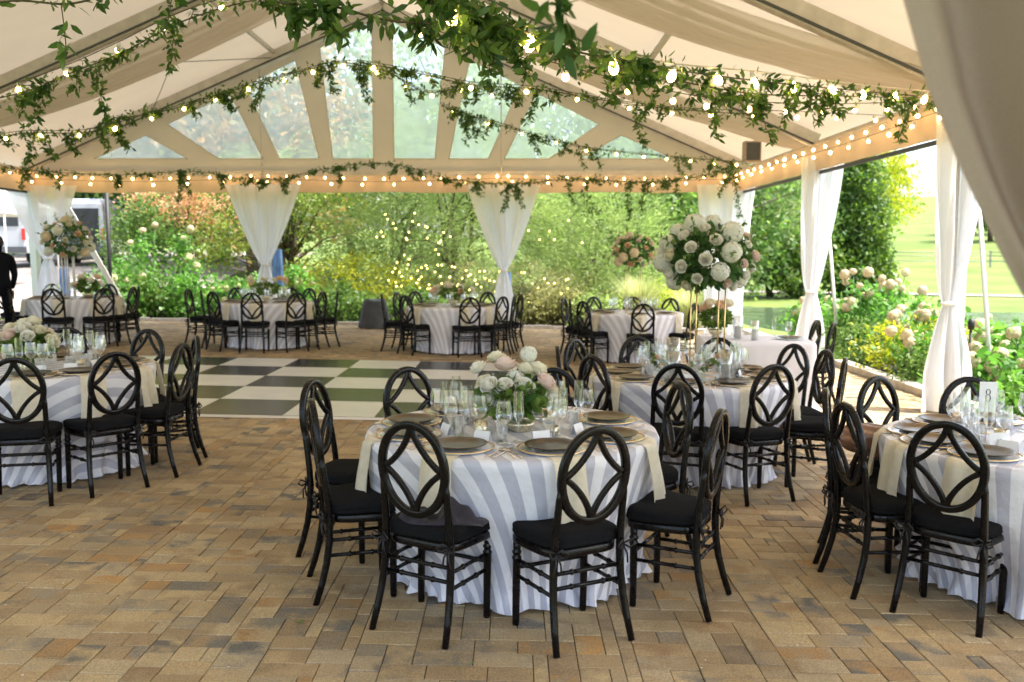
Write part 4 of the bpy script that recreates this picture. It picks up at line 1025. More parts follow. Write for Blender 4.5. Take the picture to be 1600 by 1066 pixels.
pl = solo('dinner_plate', ME['plate'], None, 'dark plate on the rectangular table at its right end', 'plate', (T9[0] + .38, T9[1] - .1, gz(T9[0]) + .767)); link('charger', ME['charger'], pl, (0, 0, -.004))
hurricane(T9[0] - .05, T9[1] - .2, T9, 'pillar candle in a glass cylinder at the front of the rectangular table')
hurricane(T9[0] - .2, T9[1] - .05, T9, 'pillar candle in a glass cylinder beside the peach roses of the rectangular table', 1.2)

# shawl on the front-left chair, wrapped bundle on a chair of table 8
m_ = MB()
def fn(u, v):
    a = (u - .5) * .42; c = (v - .5) * .20
    h = .045 + .03 * math.sin(a * 31 + 5 * c) + .02 * math.sin(c * 38 + a * 9) + .018 * math.sin(a * 63 + c * 20)
    env = max(0, 1 - (abs(a) / .21) ** 3) * max(0, 1 - (abs(c) / .10) ** 2) ** .5
    return (a, c * (1 - .6 * (abs(a) / .21) ** 2) + .03 * math.sin(a * 13), max(.0, h) * env - (0.0 if a < .2 else (a - .2) * .25))
m_.grid(fn, 50, 26)
solo('folded_shawl', m_, M['jacket'], 'dark mauve shawl heaped on the seat of the front left chair', 'shawl', (-.315, 3.945, .498), (0, 0, -.38))
bg_ = thing('wrapped_bundle', 'shiny brown plastic-wrapped bundle lying on a chair beside table number 8', 'bag', (2.17, 5.25, .485), rz=-.25)
m_ = MB()
def fn(u, v):
    th = u * 2 * PI; x = (v - .5) * .42; r0 = .11 * max(0, 1 - (abs(x) / .215) ** 3.5) ** .5 + .004
    r0 *= 1 + .10 * math.sin(th * 3 + x * 16) + .07 * math.sin(th * 7 - x * 30)
    return (x, r0 * math.cos(th), .10 + r0 * .82 * math.sin(th))
m_.grid(fn, 44, 36); part('wrap', m_, M['bag'], bg_)
m_ = MB()
def fn(u, v): a = (u - .5) * (.03 + .17 * v); return (-.15 - .02 * v + .02 * math.sin(u * 15), a, .17 + .13 * v + .02 * math.sin(u * 11))
m_.grid(fn, 16, 10); part('gathered_top', m_, M['bag'], bg_)

# ------------------------------------------------------------------ garlands and string lights
def cat(pts, n_):
    """catmull-rom through pts"""
    P = [Vector(p) for p in pts]; P = [P[0] * 2 - P[1]] + P + [P[-1] * 2 - P[-2]]; o_ = []
    segs = len(P) - 3
    for i in range(n_ + 1):
        s = min(segs - 1e-6, i / n_ * segs); k = int(s); t = s - k; a, b_, c, d_ = P[k:k + 4]
        o_.append(.5 * ((2 * b_) + (c - a) * t + (2 * a - 5 * b_ + 4 * c - d_) * t * t + (3 * b_ - a - 3 * c + d_) * t ** 3))
    return o_
def garland(name, pts, label, per_m=70, size=.07, drop=.35, seed=0, clump=.5, gap=0.):
    far = pts[0][1] > 6.5
    if far: per_m *= 3.1; size *= .86; drop *= .9
    elif per_m < 200: per_m *= 1.35; size *= .92
    r_ = random.Random(seed); C = cat(pts, 90); Ls = sum((q - p).length for p, q in zip(C, C[1:]))
    t_ = thing(name, label, 'garland', tuple(C[0]), group='smilax garlands under the marquee roof'); org = C[0]
    st_ = MB(); st_.tube([p - org for p in C], .006, 5); P = []; D = []
    # hanging tendrils
    nt_ = int(Ls * (4.5 if far else 3.6))
    tot = int(Ls * per_m); tend = []
    for i in range(nt_):
        s = r_.random() * 90; k = min(89, int(s)); p = C[k].lerp(C[k + 1], s - k)
        if gap and math.sin(s * .21 + seed) < gap - 1: continue
        dr = drop * r_.uniform(.15, 1) ** 1.5 * (1 + clump * math.sin(s * .33 + seed * 2)); q = Vector((r_.uniform(-.18, .18), r_.uniform(-.18, .18), 0))
        pts_ = [p + q * t * t * 1.0 + Vector((r_.uniform(-.01, .01), r_.uniform(-.01, .01), -dr * t)) for t in (0, .35, .7, 1)]
        st_.tube([w_ - org for w_ in pts_], .003, 4); tend.append((pts_, dr))
    tw = sum(.15 + t[1] for t in tend) or 1
    for pts_, dr in tend:
        for k in range(max(3, int(tot * .72 * (.15 + dr) / tw))):
            s = r_.random() * 3; j = min(2, int(s)); P.append(tuple(pts_[j].lerp(pts_[j + 1], s - j) + Vector((r_.gauss(0, .02), r_.gauss(0, .02), r_.gauss(0, .015)))))
    for k in range(int(tot * .28)):
        s = r_.random() * 90; j = min(89, int(s)); P.append(tuple(C[j].lerp(C[j + 1], s - j) + Vector((r_.gauss(0, .035), r_.gauss(0, .035), r_.gauss(0, .03)))))
    part('stem', st_, M['vine'], t_)
    P = np.array(P) - np.array(org); V = leaves(P, size, .38, .35)
    link('leaves', quadmesh('garland_leaves', V, M['smilax'], rng.random(len(P)) ** 1.3, 6), t_); return t_
garland('leaf_garland', [(-.43, 3.9, 2.84), (-.24, 4.2, 2.83), (0, 4.6, 2.82), (.32, 5.0, 2.79), (.71, 5.5, 2.83), (1.07, 6.0, 2.88), (1.96, 7.2, 3.03), (3.27, 8.6, 3.2), (4.7, 9.95, 3.36)], 'long leafy garland sweeping from the middle to the right wall with big festoon bulbs', 190, .08, .34, 1)
garland('leaf_garland', [(.5, 5.5, 2.85), (1.07, 6.2, 2.86), (1.96, 7.3, 2.95), (3.0, 8.4, 3.12), (4.3, 9.6, 3.3)], 'second leafy garland hanging just behind the long one on the right', 135, .075, .34, 2)
garland('leaf_garland', [(-1.75, 4.6, 3.1), (-1.16, 4.4, 2.89), (-.85, 4.4, 2.86), (-.61, 4.4, 2.80), (-.34, 4.5, 2.80), (-.13, 4.7, 2.83), (.1, 5.0, 2.80)], 'densest leafy garland at the top centre, closest to the camera', 185, .085, .17, 3, .6)
garland('leaf_garland', [(-5.18, 8.6, 3.06), (-4.42, 8.3, 3.14), (-3.84, 8, 3.25), (-3.28, 7.8, 3.39), (-2.73, 7.5, 3.54), (-2.09, 7.2, 3.63), (-1.35, 7, 3.69)], 'sparse leafy garland rising along the upper left roof', 85, .085, .36, 4, .7)
garland('leaf_garland', [(-6.35, 10.5, 2.9), (-5.67, 10.5, 3.05), (-4.92, 10.6, 3.08), (-4.63, 10.8, 3.26), (-4.12, 11, 3.40), (-3.52, 11.2, 3.63), (-3.1, 11.4, 3.8), (-2.63, 11.6, 3.98), (-2.15, 11.8, 4.12)], 'leafy garland climbing from the left edge to the centre before the gable windows', 150, .08, .32, 5)
garland('leaf_garland', [(-2.15, 11.8, 4.12), (-1.64, 12, 4.04), (-1.12, 12, 3.78), (-.58, 12.3, 3.9), (0, 12.6, 3.78)], 'leafy garland hanging in front of the middle gable windows', 110, .075, .5, 6)
garland('leaf_garland', [(-1.75, 10.5, 3.85), (-1.16, 10.4, 3.73), (-.46, 10.2, 3.55), (.28, 10, 3.46), (1.05, 10, 3.34), (1.63, 10.2, 3.30), (2.24, 10.5, 3.3), (3.02, 10.8, 3.3)], 'thin leafy garland running right below the big garland', 90, .075, .35, 7)
garland('leaf_garland', [(-1.15, 15, 4.08), (-.68, 15, 3.93), (-.11, 15.2, 3.77), (.54, 15.4, 3.62), (1.21, 15.6, 3.48), (1.91, 16, 3.44), (3.35, 17, 3.43), (4.8, 18, 3.45)], 'far thin garland descending over the right gable windows to the corner', 95, .08, .4, 8)
garland('leaf_garland', [(-9.86, 17.5, 3.31), (-8.68, 17.6, 3.22), (-7.53, 17.8, 3.2), (-6.34, 18, 3.28), (-5.3, 18, 3.12)], 'leafy garland along the left part of the back eave', 100, .085, .42, 9, .8)
garland('leaf_garland', [(-5.3, 18, 3.15), (-4.82, 18, 3.1), (-3.59, 18.2, 3.37), (-2.69, 18.2, 3.46), (-2.05, 18.2, 3.37), (-1.27, 18, 3.12)], 'leafy garland along the middle of the back eave', 120, .085, .4, 10, .8)
garland('leaf_garland', [(-1.27, 18, 3.12), (0, 17.8, 3.02), (1.23, 17.5, 3.1), (2.47, 17.5, 3.03), (3.45, 17.5, 3.12), (4.44, 18, 3.36)], 'leafy garland along the right part of the back eave with long tendrils', 130, .085, .6, 11, .8)
garland('leaf_garland', [(-3.3, 5.3, 3.05), (-2.67, 4.9, 3.02), (-2.3, 4.8, 2.98), (-2.06, 4.8, 3.04), (-1.75, 4.9, 3.15)], 'dark loose garland at the top left corner near the camera', 75, .08, .42, 12, .5)
garland('leaf_garland', [(-.05, 2.4, 2.42), (.11, 2.4, 2.40), (.22, 2.4, 2.39), (.33, 2.4, 2.41), (.46, 2.45, 2.47)], 'large-leaved sprig hanging closest to the lens at the top', 85, .075, .26, 13, .3)

ME['bulb'] = mk(lambda m: m.lathe([(0, -.052), (.012, -.05), (.024, -.036), (.027, -.022), (.02, -.004), (.013, .004), (.012, .01)], 12)).mesh('bulb', M['bulb'])
ME['bigbulb'] = mk(lambda m: m.lathe([(0, -.085), (.015, -.082), (.026, -.066), (.029, -.048), (.022, -.018), (.014, 0), (.013, .004)], 14)).mesh('bulb', M['bulbbig'])
ME['socket'] = mk(lambda m: m.lathe([(.013, 0), (.017, .004), (.018, .04), (.01, .048), (0, .048)], 12)).mesh('socket', M['socket'])
def lights(pts, label, spacing, big=False, m_='cable', sag=0., phase=.3, rr=.004):
    C = cat(pts, 80); t_ = thing('string_lights', label, 'string lights', tuple(C[0]), group='warm string lights in the marquee'); o_ = C[0]
    c_ = MB(); c_.tube([p - o_ for p in C], .006 if big else rr, 5); part('cable', c_, M[m_], t_)
    acc = spacing * phase; Ls = 0
    for p, q in zip(C, C[1:]):
        L_ = (q - p).length
        while acc <= Ls + L_:
            w_ = p.lerp(q, (acc - Ls) / L_) - o_
            sk = link('socket', ME['socket'], t_, w_ + Vector((0, 0, -.05)), (random.uniform(-.55, .55), random.uniform(-.55, .55), 0))
            link('bulb', ME['bigbulb' if big else 'bulb'], sk, scale=1.0 if big else random.uniform(.68, .92))
            acc += spacing * random.uniform(.9, 1.1)
        Ls += L_
lights([(-.5, 3.85, 2.83), (-.22, 4.22, 2.83), (0, 4.6, 2.85), (.32, 5.0, 2.84), (.71, 5.5, 2.87), (1.07, 6.0, 2.92), (1.96, 7.2, 3.10), (3.27, 8.6, 3.26), (4.8, 10, 3.42)], 'white festoon cable with large bulbs sweeping to the right over the front tables', .72, True, phase=.55)
lights([(.2, 5.6, 2.86), (.8, 6.2, 2.84), (1.6, 7.2, 2.9), (2.8, 8.4, 3.05), (4.3, 9.7, 3.28)], 'string of warm bulbs tucked in the second garland on the right', .62, False, 'darkcable')
lights([(-5.18, 8.6, 3.14), (-4.42, 8.3, 3.24), (-3.84, 8, 3.33), (-3.28, 7.8, 3.49), (-2.73, 7.5, 3.62), (-2.09, 7.2, 3.70), (-1.35, 7, 3.75), (-.6, 6.6, 3.3), (.1, 6, 2.95)], 'string of warm bulbs rising along the upper left garland', .62, False, 'darkcable')
lights([(-6.35, 10.5, 2.95), (-5.67, 10.5, 3.08), (-4.92, 10.6, 3.12), (-4.12, 11, 3.42), (-3.1, 11.4, 3.82), (-2.15, 11.8, 4.14), (-1.64, 12, 4.05), (-1.12, 12, 3.8), (-.58, 12.3, 3.93), (0, 12.6, 3.8)], 'string of warm bulbs in the garland before the gable windows', .42, False, 'darkcable')
lights([(-1.75, 10.5, 3.88), (-1.16, 10.4, 3.76), (-.46, 10.2, 3.58), (.28, 10, 3.49), (1.05, 10, 3.36), (1.63, 10.2, 3.32), (2.24, 10.5, 3.33), (3.4, 11, 3.38), (4.8, 11.5, 3.4)], 'string of warm bulbs in the thin garland under the big one', .6, False, 'darkcable')
lights([(-1.15, 15, 4.1), (-.11, 15.2, 3.8), (.54, 15.4, 3.65), (1.21, 15.6, 3.5), (1.91, 16, 3.46), (3.35, 17, 3.45), (4.8, 18, 3.45)], 'string of warm bulbs down the far right garland', .62, False, 'darkcable')
for k, (a, c) in enumerate(((-10.2, -5.3), (-5.3, -.2), (-.2, 4.85))):
    nm = ('left', 'middle', 'right')[k]
    lights([(a, 19.25, 3.36), ((a + c) / 2, 19.2, 3.30), (c, 19.25, 3.36)], 'upper string of bulbs on the %s third of the back eave' % nm, .42, False, sag=.05)
    lights([(a, 18.9, 3.22), ((a + c) / 2, 18.5, 3.12), (c, 18.9, 3.22)], 'lower string of bulbs before the %s third of the back eave' % nm, .72, False, 'darkcable')
lights([(4.78, 5.2, 3.36), (4.72, 10, 3.34), (4.7, 14.8, 3.34), (4.7, 19.2, 3.36)], 'string of bulbs along the right-hand eave', .5, False)
lights([(4.66, 5.2, 3.2), (4.6, 8, 3.22), (4.6, 12.5, 3.18), (4.6, 17, 3.24), (4.7, 19.2, 3.25)], 'lower string of bulbs along the right-hand eave', .7, False, 'darkcable', phase=.6)
lights([(-10.1, 8, 3.36), (-10.1, 14, 3.3), (-10.1, 19.2, 3.36)], 'string of bulbs along the left-hand eave', .6, False)
sp = thing('roof_speaker', 'small beige speaker hanging under the roof near the back right corner', 'speaker', (4.45, 16.9, 3.36)); m_ = MB(); m_.box((0, 0, .18), (.3, .22, .38)); part('cabinet', m_, M['speaker'], sp)
m_ = MB(); m_.box((0, -.115, .18), (.25, .01, .32)); part('grille', m_, M['bumper'], sp); m_ = MB(); m_.box((.05, 0, .42), (.03, .03, .1)); part('bracket', m_, M['alu'], sp)

# ------------------------------------------------------------------ trees and plants
TREEM = {}
def tm(key, c1, c2, tr=.45):
    if key not in TREEM: TREEM[key] = leafmat('leaves ' + key, c1, c2, tr)
    return TREEM[key]
def tree(name, label, pos, blobs, n_, size, key, cat_='tree', trunk=True, th=.12, group=None, asp=.5, droop=.2, clump=.25, ncl=None, limbs=5, th_top=None, shell=.55, seed=0, trunks=1, lean=0., plume=0.):
    x, y = pos; z = float(terrain(x, y)) + (.02); t_ = thing(name, label, cat_, (x, y, z), group=group)
    r_ = np.random.default_rng(seed + int(abs(x) * 31 + abs(y) * 17)); B = np.array(blobs, float)   # cx,cy,cz,rx,ry,rz
    vol = B[:, 3] * B[:, 4] * B[:, 5]; vol = vol ** .7; pb = vol / vol.sum(); ncl = ncl or max(12, n_ // 45)
    bi = r_.choice(len(B), ncl, p=pb); dv = r_.normal(size=(ncl, 3)); dv /= np.linalg.norm(dv, axis=1)[:, None]
    rad = r_.uniform(shell ** 3, 1, ncl) ** (1 / 3.)
    Cn = B[bi, :3] + dv * B[bi, 3:] * rad[:, None]
    ci = r_.integers(0, ncl, n_); cs = clump * r_.uniform(.6, 1.4, ncl)
    P = Cn[ci] + r_.normal(size=(n_, 3)) * cs[ci][:, None] * np.array([1, 1, .7])
    dirs = None
    if plume:
        dirs = dv[ci] + r_.normal(size=(n_, 3)) * .25 + np.array([0, 0, .25]); dirs /= np.linalg.norm(dirs, axis=1)[:, None]
        P = Cn[ci] + dirs * (r_.random(n_) * plume)[:, None] + r_.normal(size=(n_, 3)) * cs[ci][:, None] * .3; dirs = dirs * 2
    P[:, 2] = np.maximum(P[:, 2], .03)
    ct = r_.random(ncl); tint = np.clip(ct[ci] * .75 + r_.random(n_) * .4 - .1, 0, 1)
    V = leaves(P, size, asp, droop, dirs=dirs); link('crown', quadmesh('crown', V, TREEM[key], tint, 6), t_)
    if trunk:
        top = B[:, 2].mean(); mb = MB(); rr0 = random.Random(seed)
        for q in range(trunks):
            b0 = Vector((rr0.uniform(-.25, .25) * (trunks > 1), rr0.uniform(-.2, .2) * (trunks > 1), -.1)); cen = Vector((B[:, 0].mean() + rr0.uniform(-1, 1) * lean, B[:, 1].mean(), top))
            mid = b0.lerp(cen, .5) + Vector((rr0.uniform(-1, 1) * th * 2, 0, 0)); mb.tube([b0, mid, cen], [th, th * .75, th * .4], 8)
            for k in range(limbs):
                i = rr0.randrange(ncl); s = rr0.uniform(.35, .95); p0 = b0.lerp(mid, s * 2) if s < .5 else mid.lerp(cen, s * 2 - 1); e = Vector(Cn[i])
                m0 = p0.lerp(e, .5) + Vector((0, 0, .12 * (e - p0).length)); mb.tube([p0, m0, e], [th * .45, th * .28, th * .1], 6)
        part('trunk', mb, M['bark'], t_)
    return t_
tm('feather', (.15, .22, .06), (.30, .38, .13)); tm('feather2', (.10, .16, .045), (.21, .29, .08)); tm('lime', (.16, .25, .03), (.42, .46, .05)); tm('maple', (.07, .15, .03), (.28, .32, .06)); tm('rustgreen', (.10, .15, .04), (.42, .24, .10)); tm('rust', (.36, .22, .10), (.60, .38, .22))
tm('mid', (.05, .11, .025), (.16, .24, .06)); tm('dark', (.025, .06, .018), (.07, .12, .03)); tm('yellow', (.20, .25, .025), (.40, .40, .05)); tm('olive', (.14, .14, .05), (.24, .24, .09))
tm('holly', (.035, .085, .02), (.16, .24, .04)); tm('hyd', (.06, .16, .03), (.16, .32, .06)); tm('grass', (.25, .30, .10), (.45, .45, .22)); tm('pale', (.20, .27, .12), (.35, .42, .2))
# feathery trees right behind the gable
tree('feathery_tree', 'tall feathery light green tree behind the back centre table', (-1.6, 24.5), [(0, 0, 3.2, 2.6, 1.8, 2.4), (-1.3, 0, 1.8, 1.6, 1.4, 1.3), (1.4, 0, 2.2, 1.8, 1.5, 1.5), (.2, 0, 5.5, 2.0, 1.6, 2.2)], 34000, .15, 'feather', asp=.13, droop=.2, clump=.5, th=.07, limbs=9, trunks=3, lean=.6, shell=.35, plume=.75, ncl=520)
tree('feathery_tree', 'pale feathery tree behind the back right table', (2.2, 25.5), [(0, 0, 2.4, 1.9, 1.5, 1.9), (-.8, 0, 1.2, 1.3, 1.2, 1.0), (1.0, 0, 1.5, 1.4, 1.2, 1.2)], 26000, .15, 'feather', asp=.13, droop=.2, clump=.45, th=.06, limbs=7, trunks=3, lean=.5, shell=.35, seed=2, plume=.7, ncl=420)
tree('feathery_tree', 'soft feathery tree filling the view left of the back centre curtain', (-3.6, 26.5), [(0, 0, 2.6, 2.0, 1.5, 2.2), (1.3, 0, 4.2, 1.8, 1.4, 1.8), (-.4, 0, 1.0, 1.8, 1.2, 1.0)], 24000, .16, 'feather2', asp=.13, droop=.2, clump=.5, th=.07, limbs=7, trunks=2, lean=.5, shell=.35, seed=3, plume=.75, ncl=380)
tree('olive_shrub', 'olive brown twiggy shrub with fairy lights left of the back centre curtain', (-.4, 22.6), [(0, 0, .8, 1.9, .9, .7), (1.9, .1, .7, 1.2, .8, .6)], 4500, .10, 'olive', 'shrub', asp=.2, clump=.2, th=.03, trunks=4, limbs=8, seed=4)
tree('maple_tree', 'japanese maple with arching bare branches and green and rust leaves', (-5.9, 23.6), [(-1.1, 0, 2.2, 1.5, 1.2, .8), (.9, 0, 2.6, 1.5, 1.2, 1.0), (0, 0, 3.4, 2.2, 1.5, .9), (-2.3, 0, 1.6, .9, .9, .6)], 8500, .085, 'maple', asp=.6, droop=.3, clump=.24, th=.07, trunks=4, limbs=9, lean=1.0, seed=5)
tree('rust_maple', 'peach and rust-leaved maple above the hydrangeas on the left', (-9.2, 24.6), [(0, 0, 2.9, 1.0, .9, .6), (.7, 0, 2.5, .7, .7, .4)], 2600, .10, 'rust', asp=.6, clump=.26, th=.06, trunks=2, limbs=6, seed=6)
tree('lime_shrub', 'glowing yellow-green shrub between the maple and the grey cover', (-4.3, 23.2), [(0, 0, .8, 1.3, .9, .75), (1.2, -.1, .7, .9, .7, .6), (-1.3, 0, .7, .9, .7, .6)], 6000, .075, 'yellow', 'shrub', asp=.55, clump=.18, trunk=False, seed=7)
tree('lime_shrub', 'low lime shrub right of the feathery tree at the back', (3.6, 22.2), [(0, 0, .5, 1.0, .7, .5)], 2500, .075, 'lime', 'shrub', clump=.16, trunk=False, seed=8)
for i, (x, y, r, key, lb) in enumerate(((-8.6, 21.2, .75, 'mid', 'rounded green shrub nearest the driveway, behind the back left chairs'), (-7.3, 21.0, .8, 'hyd', 'broad-leaved green shrub behind the gap between the two left back tables'), (-6.1, 21.1, .7, 'hyd', 'bright green shrub left of the back left-centre curtain'), (-3.9, 21.0, .6, 'mid', 'small dark green shrub behind the covered heap'), (-2.2, 21.1, .6, 'mid', 'low green shrub right of the covered heap'), (.9, 21.0, .6, 'olive', 'low olive shrub right of the back centre curtain'), (2.0, 20.8, .5, 'feather', 'pale low shrub behind the back right table'))):
    tree('garden_shrub', lb, (x, y), [(0, 0, r * .75, r, r * .7, r * .7), (r * .6, 0, r * .5, r * .6, r * .5, r * .5), (-r * .6, .1, r * .55, r * .6, r * .5, r * .5)], 2600, .10, key, 'shrub', asp=.62, clump=.16, trunk=False, seed=20 + i, group='shrubs along the back kerb')
tree('garden_shrub', 'tall loose green shrub hiding the right side of the open van', (-10.0, 23.6), [(0, 0, 1.3, .9, .7, 1.2), (.6, 0, 2.2, .8, .6, .8)], 4200, .11, 'mid', 'shrub', clump=.2, th=.03, limbs=4, seed=33, group='shrubs along the back kerb')
tree('garden_shrub', 'bushy green shrub at the foot of the lamp pole', (-9.3, 21.3), [(0, 0, .7, .7, .5, .6)], 2200, .10, 'hyd', 'shrub', clump=.16, trunk=False, seed=34, group='shrubs along the back kerb')
# background trees beyond
BG = [(-21.5, 47, 9, 'dark', 'dark leafy tree directly behind the parked vans'), (-27.5, 52, 10, 'dark', 'dark tree at the far left beyond the canopy'), (-16.5, 46, 11, 'mid', 'tall mid-green tree far left beyond the vans'), (-12.5, 38, 9, 'dark', 'dark leafy tree behind the open van'), (-7, 40, 13, 'mid', 'broad green tree seen through the left gable windows'), (-9.5, 33, 10.5, 'rustgreen', 'tree with some reddish leaves seen through the second gable window'), (-2.5, 37, 14.5, 'pale', 'pale tall tree seen through the middle gable windows'),
      (3.0, 36, 13.0, 'feather', 'feathery tall tree seen through the right gable windows'), (8, 42, 12, 'mid', 'tall green tree behind the back right corner curtain'), (11.4, 49, 11, 'mid', 'woodland tree left of the dark evergreen'), (-24, 52, 13, 'mid', 'woodland tree at the far left edge'), (-32, 46, 12, 'dark', 'dark woodland tree beyond the left edge'), (4.2, 33, 5.5, 'mid', 'smaller shaded tree behind the pale feathery tree')]
for i, (x, y, h, key, lb) in enumerate(BG):
    w0 = h * .42
    tree('garden_tree', lb, (x, y), [(0, 0, h * .62, w0, w0 * .8, h * .33), (-w0 * .6, 0, h * .42, w0 * .7, w0 * .6, h * .25), (w0 * .6, 0, h * .45, w0 * .7, w0 * .6, h * .25), (0, 0, h * .25, w0 * .8, w0 * .6, h * .2)], 9000, .30, key, asp=.5, clump=.55, th=.22, limbs=6, seed=40 + i, group='trees behind the marquee')
# right side: evergreen, willow, fringe trees
tree('evergreen_tree', 'broad dark evergreen standing on the lawn beside the pond', (19.2, 50), [(0, 0, 1.5, 1.8, 1.7, 1.5), (0, 0, 3.8, 1.55, 1.5, 2.0), (0, 0, 6.0, 1.1, 1.1, 1.8), (0, 0, 8.0, .5, .5, 1.4)], 16000, .26, 'holly', asp=.5, clump=.26, th=.25, limbs=4, seed=61, shell=.8, ncl=520)
tree('willow_tree', 'airy green willow left of the dark evergreen', (14.4, 50), [(0, 0, 4.2, 2.2, 1.8, 2.8), (-.8, 0, 2, 1.6, 1.3, 1.6), (0, 0, 6.8, 1.6, 1.4, 1.6)], 12000, .3, 'pale', asp=.14, droop=1.0, clump=.5, th=.2, seed=62)
tree('evergreen_shrub', 'dark green bushy tree at the foot of the willow', (15.6, 49), [(0, 0, 1.5, 1.9, 1.5, 1.5), (1.3, 0, 2.2, 1.2, 1, 1.6)], 7000, .24, 'holly', clump=.28, th=.12, seed=63)
for i, (x, y, h, key, lb) in enumerate(((31, 84, 13, 'yellow', 'yellow-green willow on the far hill right of the evergreen'), (37, 96, 12, 'lime', 'lime tree on the far hill behind the fence'), (20, 92, 13, 'mid', 'far hill tree behind the evergreen'), (52, 98, 9, 'mid', 'far hill tree beside the distant white shed'), (60, 110, 12, 'lime', 'far hill tree at the right edge'), (12, 80, 13, 'mid', 'far tree behind the airy willow'), (6, 66, 11, 'dark', 'dark woodland tree at the end of the pond'), (27, 100, 14, 'pale', 'pale far tree behind the yellow willow'))):
    w0 = h * .36
    tree('hill_tree', lb, (x, y), [(0, 0, h * .62, w0, w0, h * .34), (-w0 * .6, 0, h * .4, w0 * .7, w0 * .6, h * .28), (w0 * .6, 0, h * .42, w0 * .7, w0 * .6, h * .28)], 6000, .5, key, clump=.7, th=.3, asp=.35, droop=.6, seed=70 + i, group='trees on the far hill')
# panicle hydrangeas: back-left and along the right wall
def hydrangea(x, y, h, w0, nb_, label, keys=('gpeach', 'gcream'), seed=0, r=.10, stems=True):
    t_ = tree('hydrangea_bush', label, (x, y), [(0, 0, h * .5, w0, w0 * .8, h * .45)], int(900 * w0 / .5), .11, 'hyd', 'hydrangea', asp=.6, clump=.14, trunk=False, seed=seed, shell=.2)
    r_ = random.Random(seed); mb = MB()
    for i in range(nb_):
        th = r_.uniform(0, 6.28); q = r_.random() ** .5; z = h * r_.uniform(.55, 1.05); p = (w0 * q * math.cos(th), w0 * q * math.sin(th) * .8, z)
        hd = link('flower_head', HY[keys[r_.randrange(len(keys))]], t_, p, (r_.uniform(-.4, .4), r_.uniform(-.4, .4), r_.uniform(0, 6)), (r * (q2 := r_.uniform(.55, 1.05)), r * q2, r * q2 * r_.uniform(.85, 1.25)))
        mb.tube([(p[0] * .3, p[1] * .3, 0), (p[0] * .8, p[1] * .8, z * .6), p], .006, 4)
    part('stems', mb, M['stem'], t_); return t_
hydrangea(-8.95, 21.9, 2.35, .35, 3, 'tall panicle hydrangea with a single high blush head by the driveway', ('gpeach',), 1, .10)
hydrangea(-8.0, 21.9, 2.1, .35, 4, 'tall hydrangea with lime white heads, second from the driveway', ('gcream',), 2, .11)
hydrangea(-8.9, 20.8, .95, .45, 7, 'low hydrangea with pink-cream heads behind the back left table', ('gpeach', 'gcream'), 3, .10)
hydrangea(-5.0, 20.9, 1.25, .5, 6, 'cream hydrangea beside the curtain left of the feathery tree', ('gpeach',), 4, .10)
hydrangea(-6.6, 20.7, .8, .4, 5, 'low hydrangea with browning heads before the broad-leaved shrub', ('gpeach',), 5, .09)
HR = [(5.9, 17.0, 1.1), (6.1, 15.2, 1.45), (6.3, 13.6, 1.0), (5.8, 12.3, .75), (6.4, 11.4, .9), (5.75, 10.6, .7), (6.5, 9.7, 1.0), (6.0, 8.7, 1.15), (6.9, 12.8, .95), (7.0, 10.8, .9), (6.9, 16.2, 1.25), (5.8, 7.4, 1.0), (6.9, 8.2, 1.05)]
HW = ['at the far end of the right-hand bed', 'left of the dark evergreen, tall with white heads', 'behind the second right curtain', 'before the yellow shrub', 'between the two right curtains, near the pond', 'low by the kerb left of the nearest right curtain', 'behind the nearest right curtain', 'right of the nearest right curtain', 'at the pond edge behind the yellow shrub', 'at the pond edge left of the nearest right curtain', 'at the pond edge far along the bed', 'at the right edge behind the table number card', 'at the pond edge on the far right']
for i, ((x, y, h), wd) in enumerate(zip(HR, HW)): hydrangea(x, y, h, .6, 15, 'peach and white hydrangea ' + wd, ('gpeach', 'gpeach', 'gcream'), 10 + i, .088)
tree('yellow_shrub', 'bright yellow-leaved shrub in the right-hand bed', (5.9, 13.0), [(0, 0, .45, .75, .6, .42), (.2, -.8, .38, .6, .5, .35)], 3500, .07, 'yellow', 'shrub', clump=.13, trunk=False, seed=90)
for i, (x, y) in enumerate(((5.75, 11.5), (5.8, 9.3), (5.7, 15.9), (5.7, 14.5))):
    tree('groundcover_shrub', ('low green shrub by the kerb left of the nearest right curtain', 'low green shrub by the kerb right of the nearest right curtain', 'low green shrub at the far end of the right kerb', 'low green shrub by the kerb beside the second right curtain')[i], (x, y), [(0, 0, .3, .6, .8, .32)], 2600, .075, ('mid', 'hyd', 'hyd', 'mid')[i], 'shrub', clump=.12, trunk=False, seed=95 + i)
def grass(name, x, y, h, n_, key, label, sp=.15):
    z = float(terrain(x, y)); t_ = thing(name, label, 'ornamental grass', (x, y, z)); V = []
    r_ = np.random.default_rng(int(abs(x * 100)))
    for i in range(n_):
        th = r_.uniform(0, 6.28); b0 = np.array([sp * math.cos(th) * r_.random(), sp * math.sin(th) * r_.random(), 0]); d_ = np.array([math.cos(th), math.sin(th), 0]) * r_.uniform(.1, .5) * h; hh = h * r_.uniform(.6, 1); s_ = np.array([-math.sin(th), math.cos(th), 0]) * .006
        p1 = b0 + d_ * .35 + [0, 0, hh * .65]; p2 = b0 + d_ + [0, 0, hh * .95]
        V += [b0 - s_, b0 + s_, p1 + s_, p1 - s_, p1 - s_, p1 + s_, p2 + s_ * .2, p2 - s_ * .2]
    link('blades', quadmesh('blades', np.array(V), TREEM[key], np.repeat(r_.random(n_), 2)), t_)
grass('fountain_grass', 3.1, 21.6, 1.35, 900, 'grass', 'tall pale fountain grass behind the back right table', .3)
grass('fountain_grass', 5.85, 8.0, 1.3, 500, 'grass', 'clump of reeds with pinkish tips at the right edge by the pond', .25)
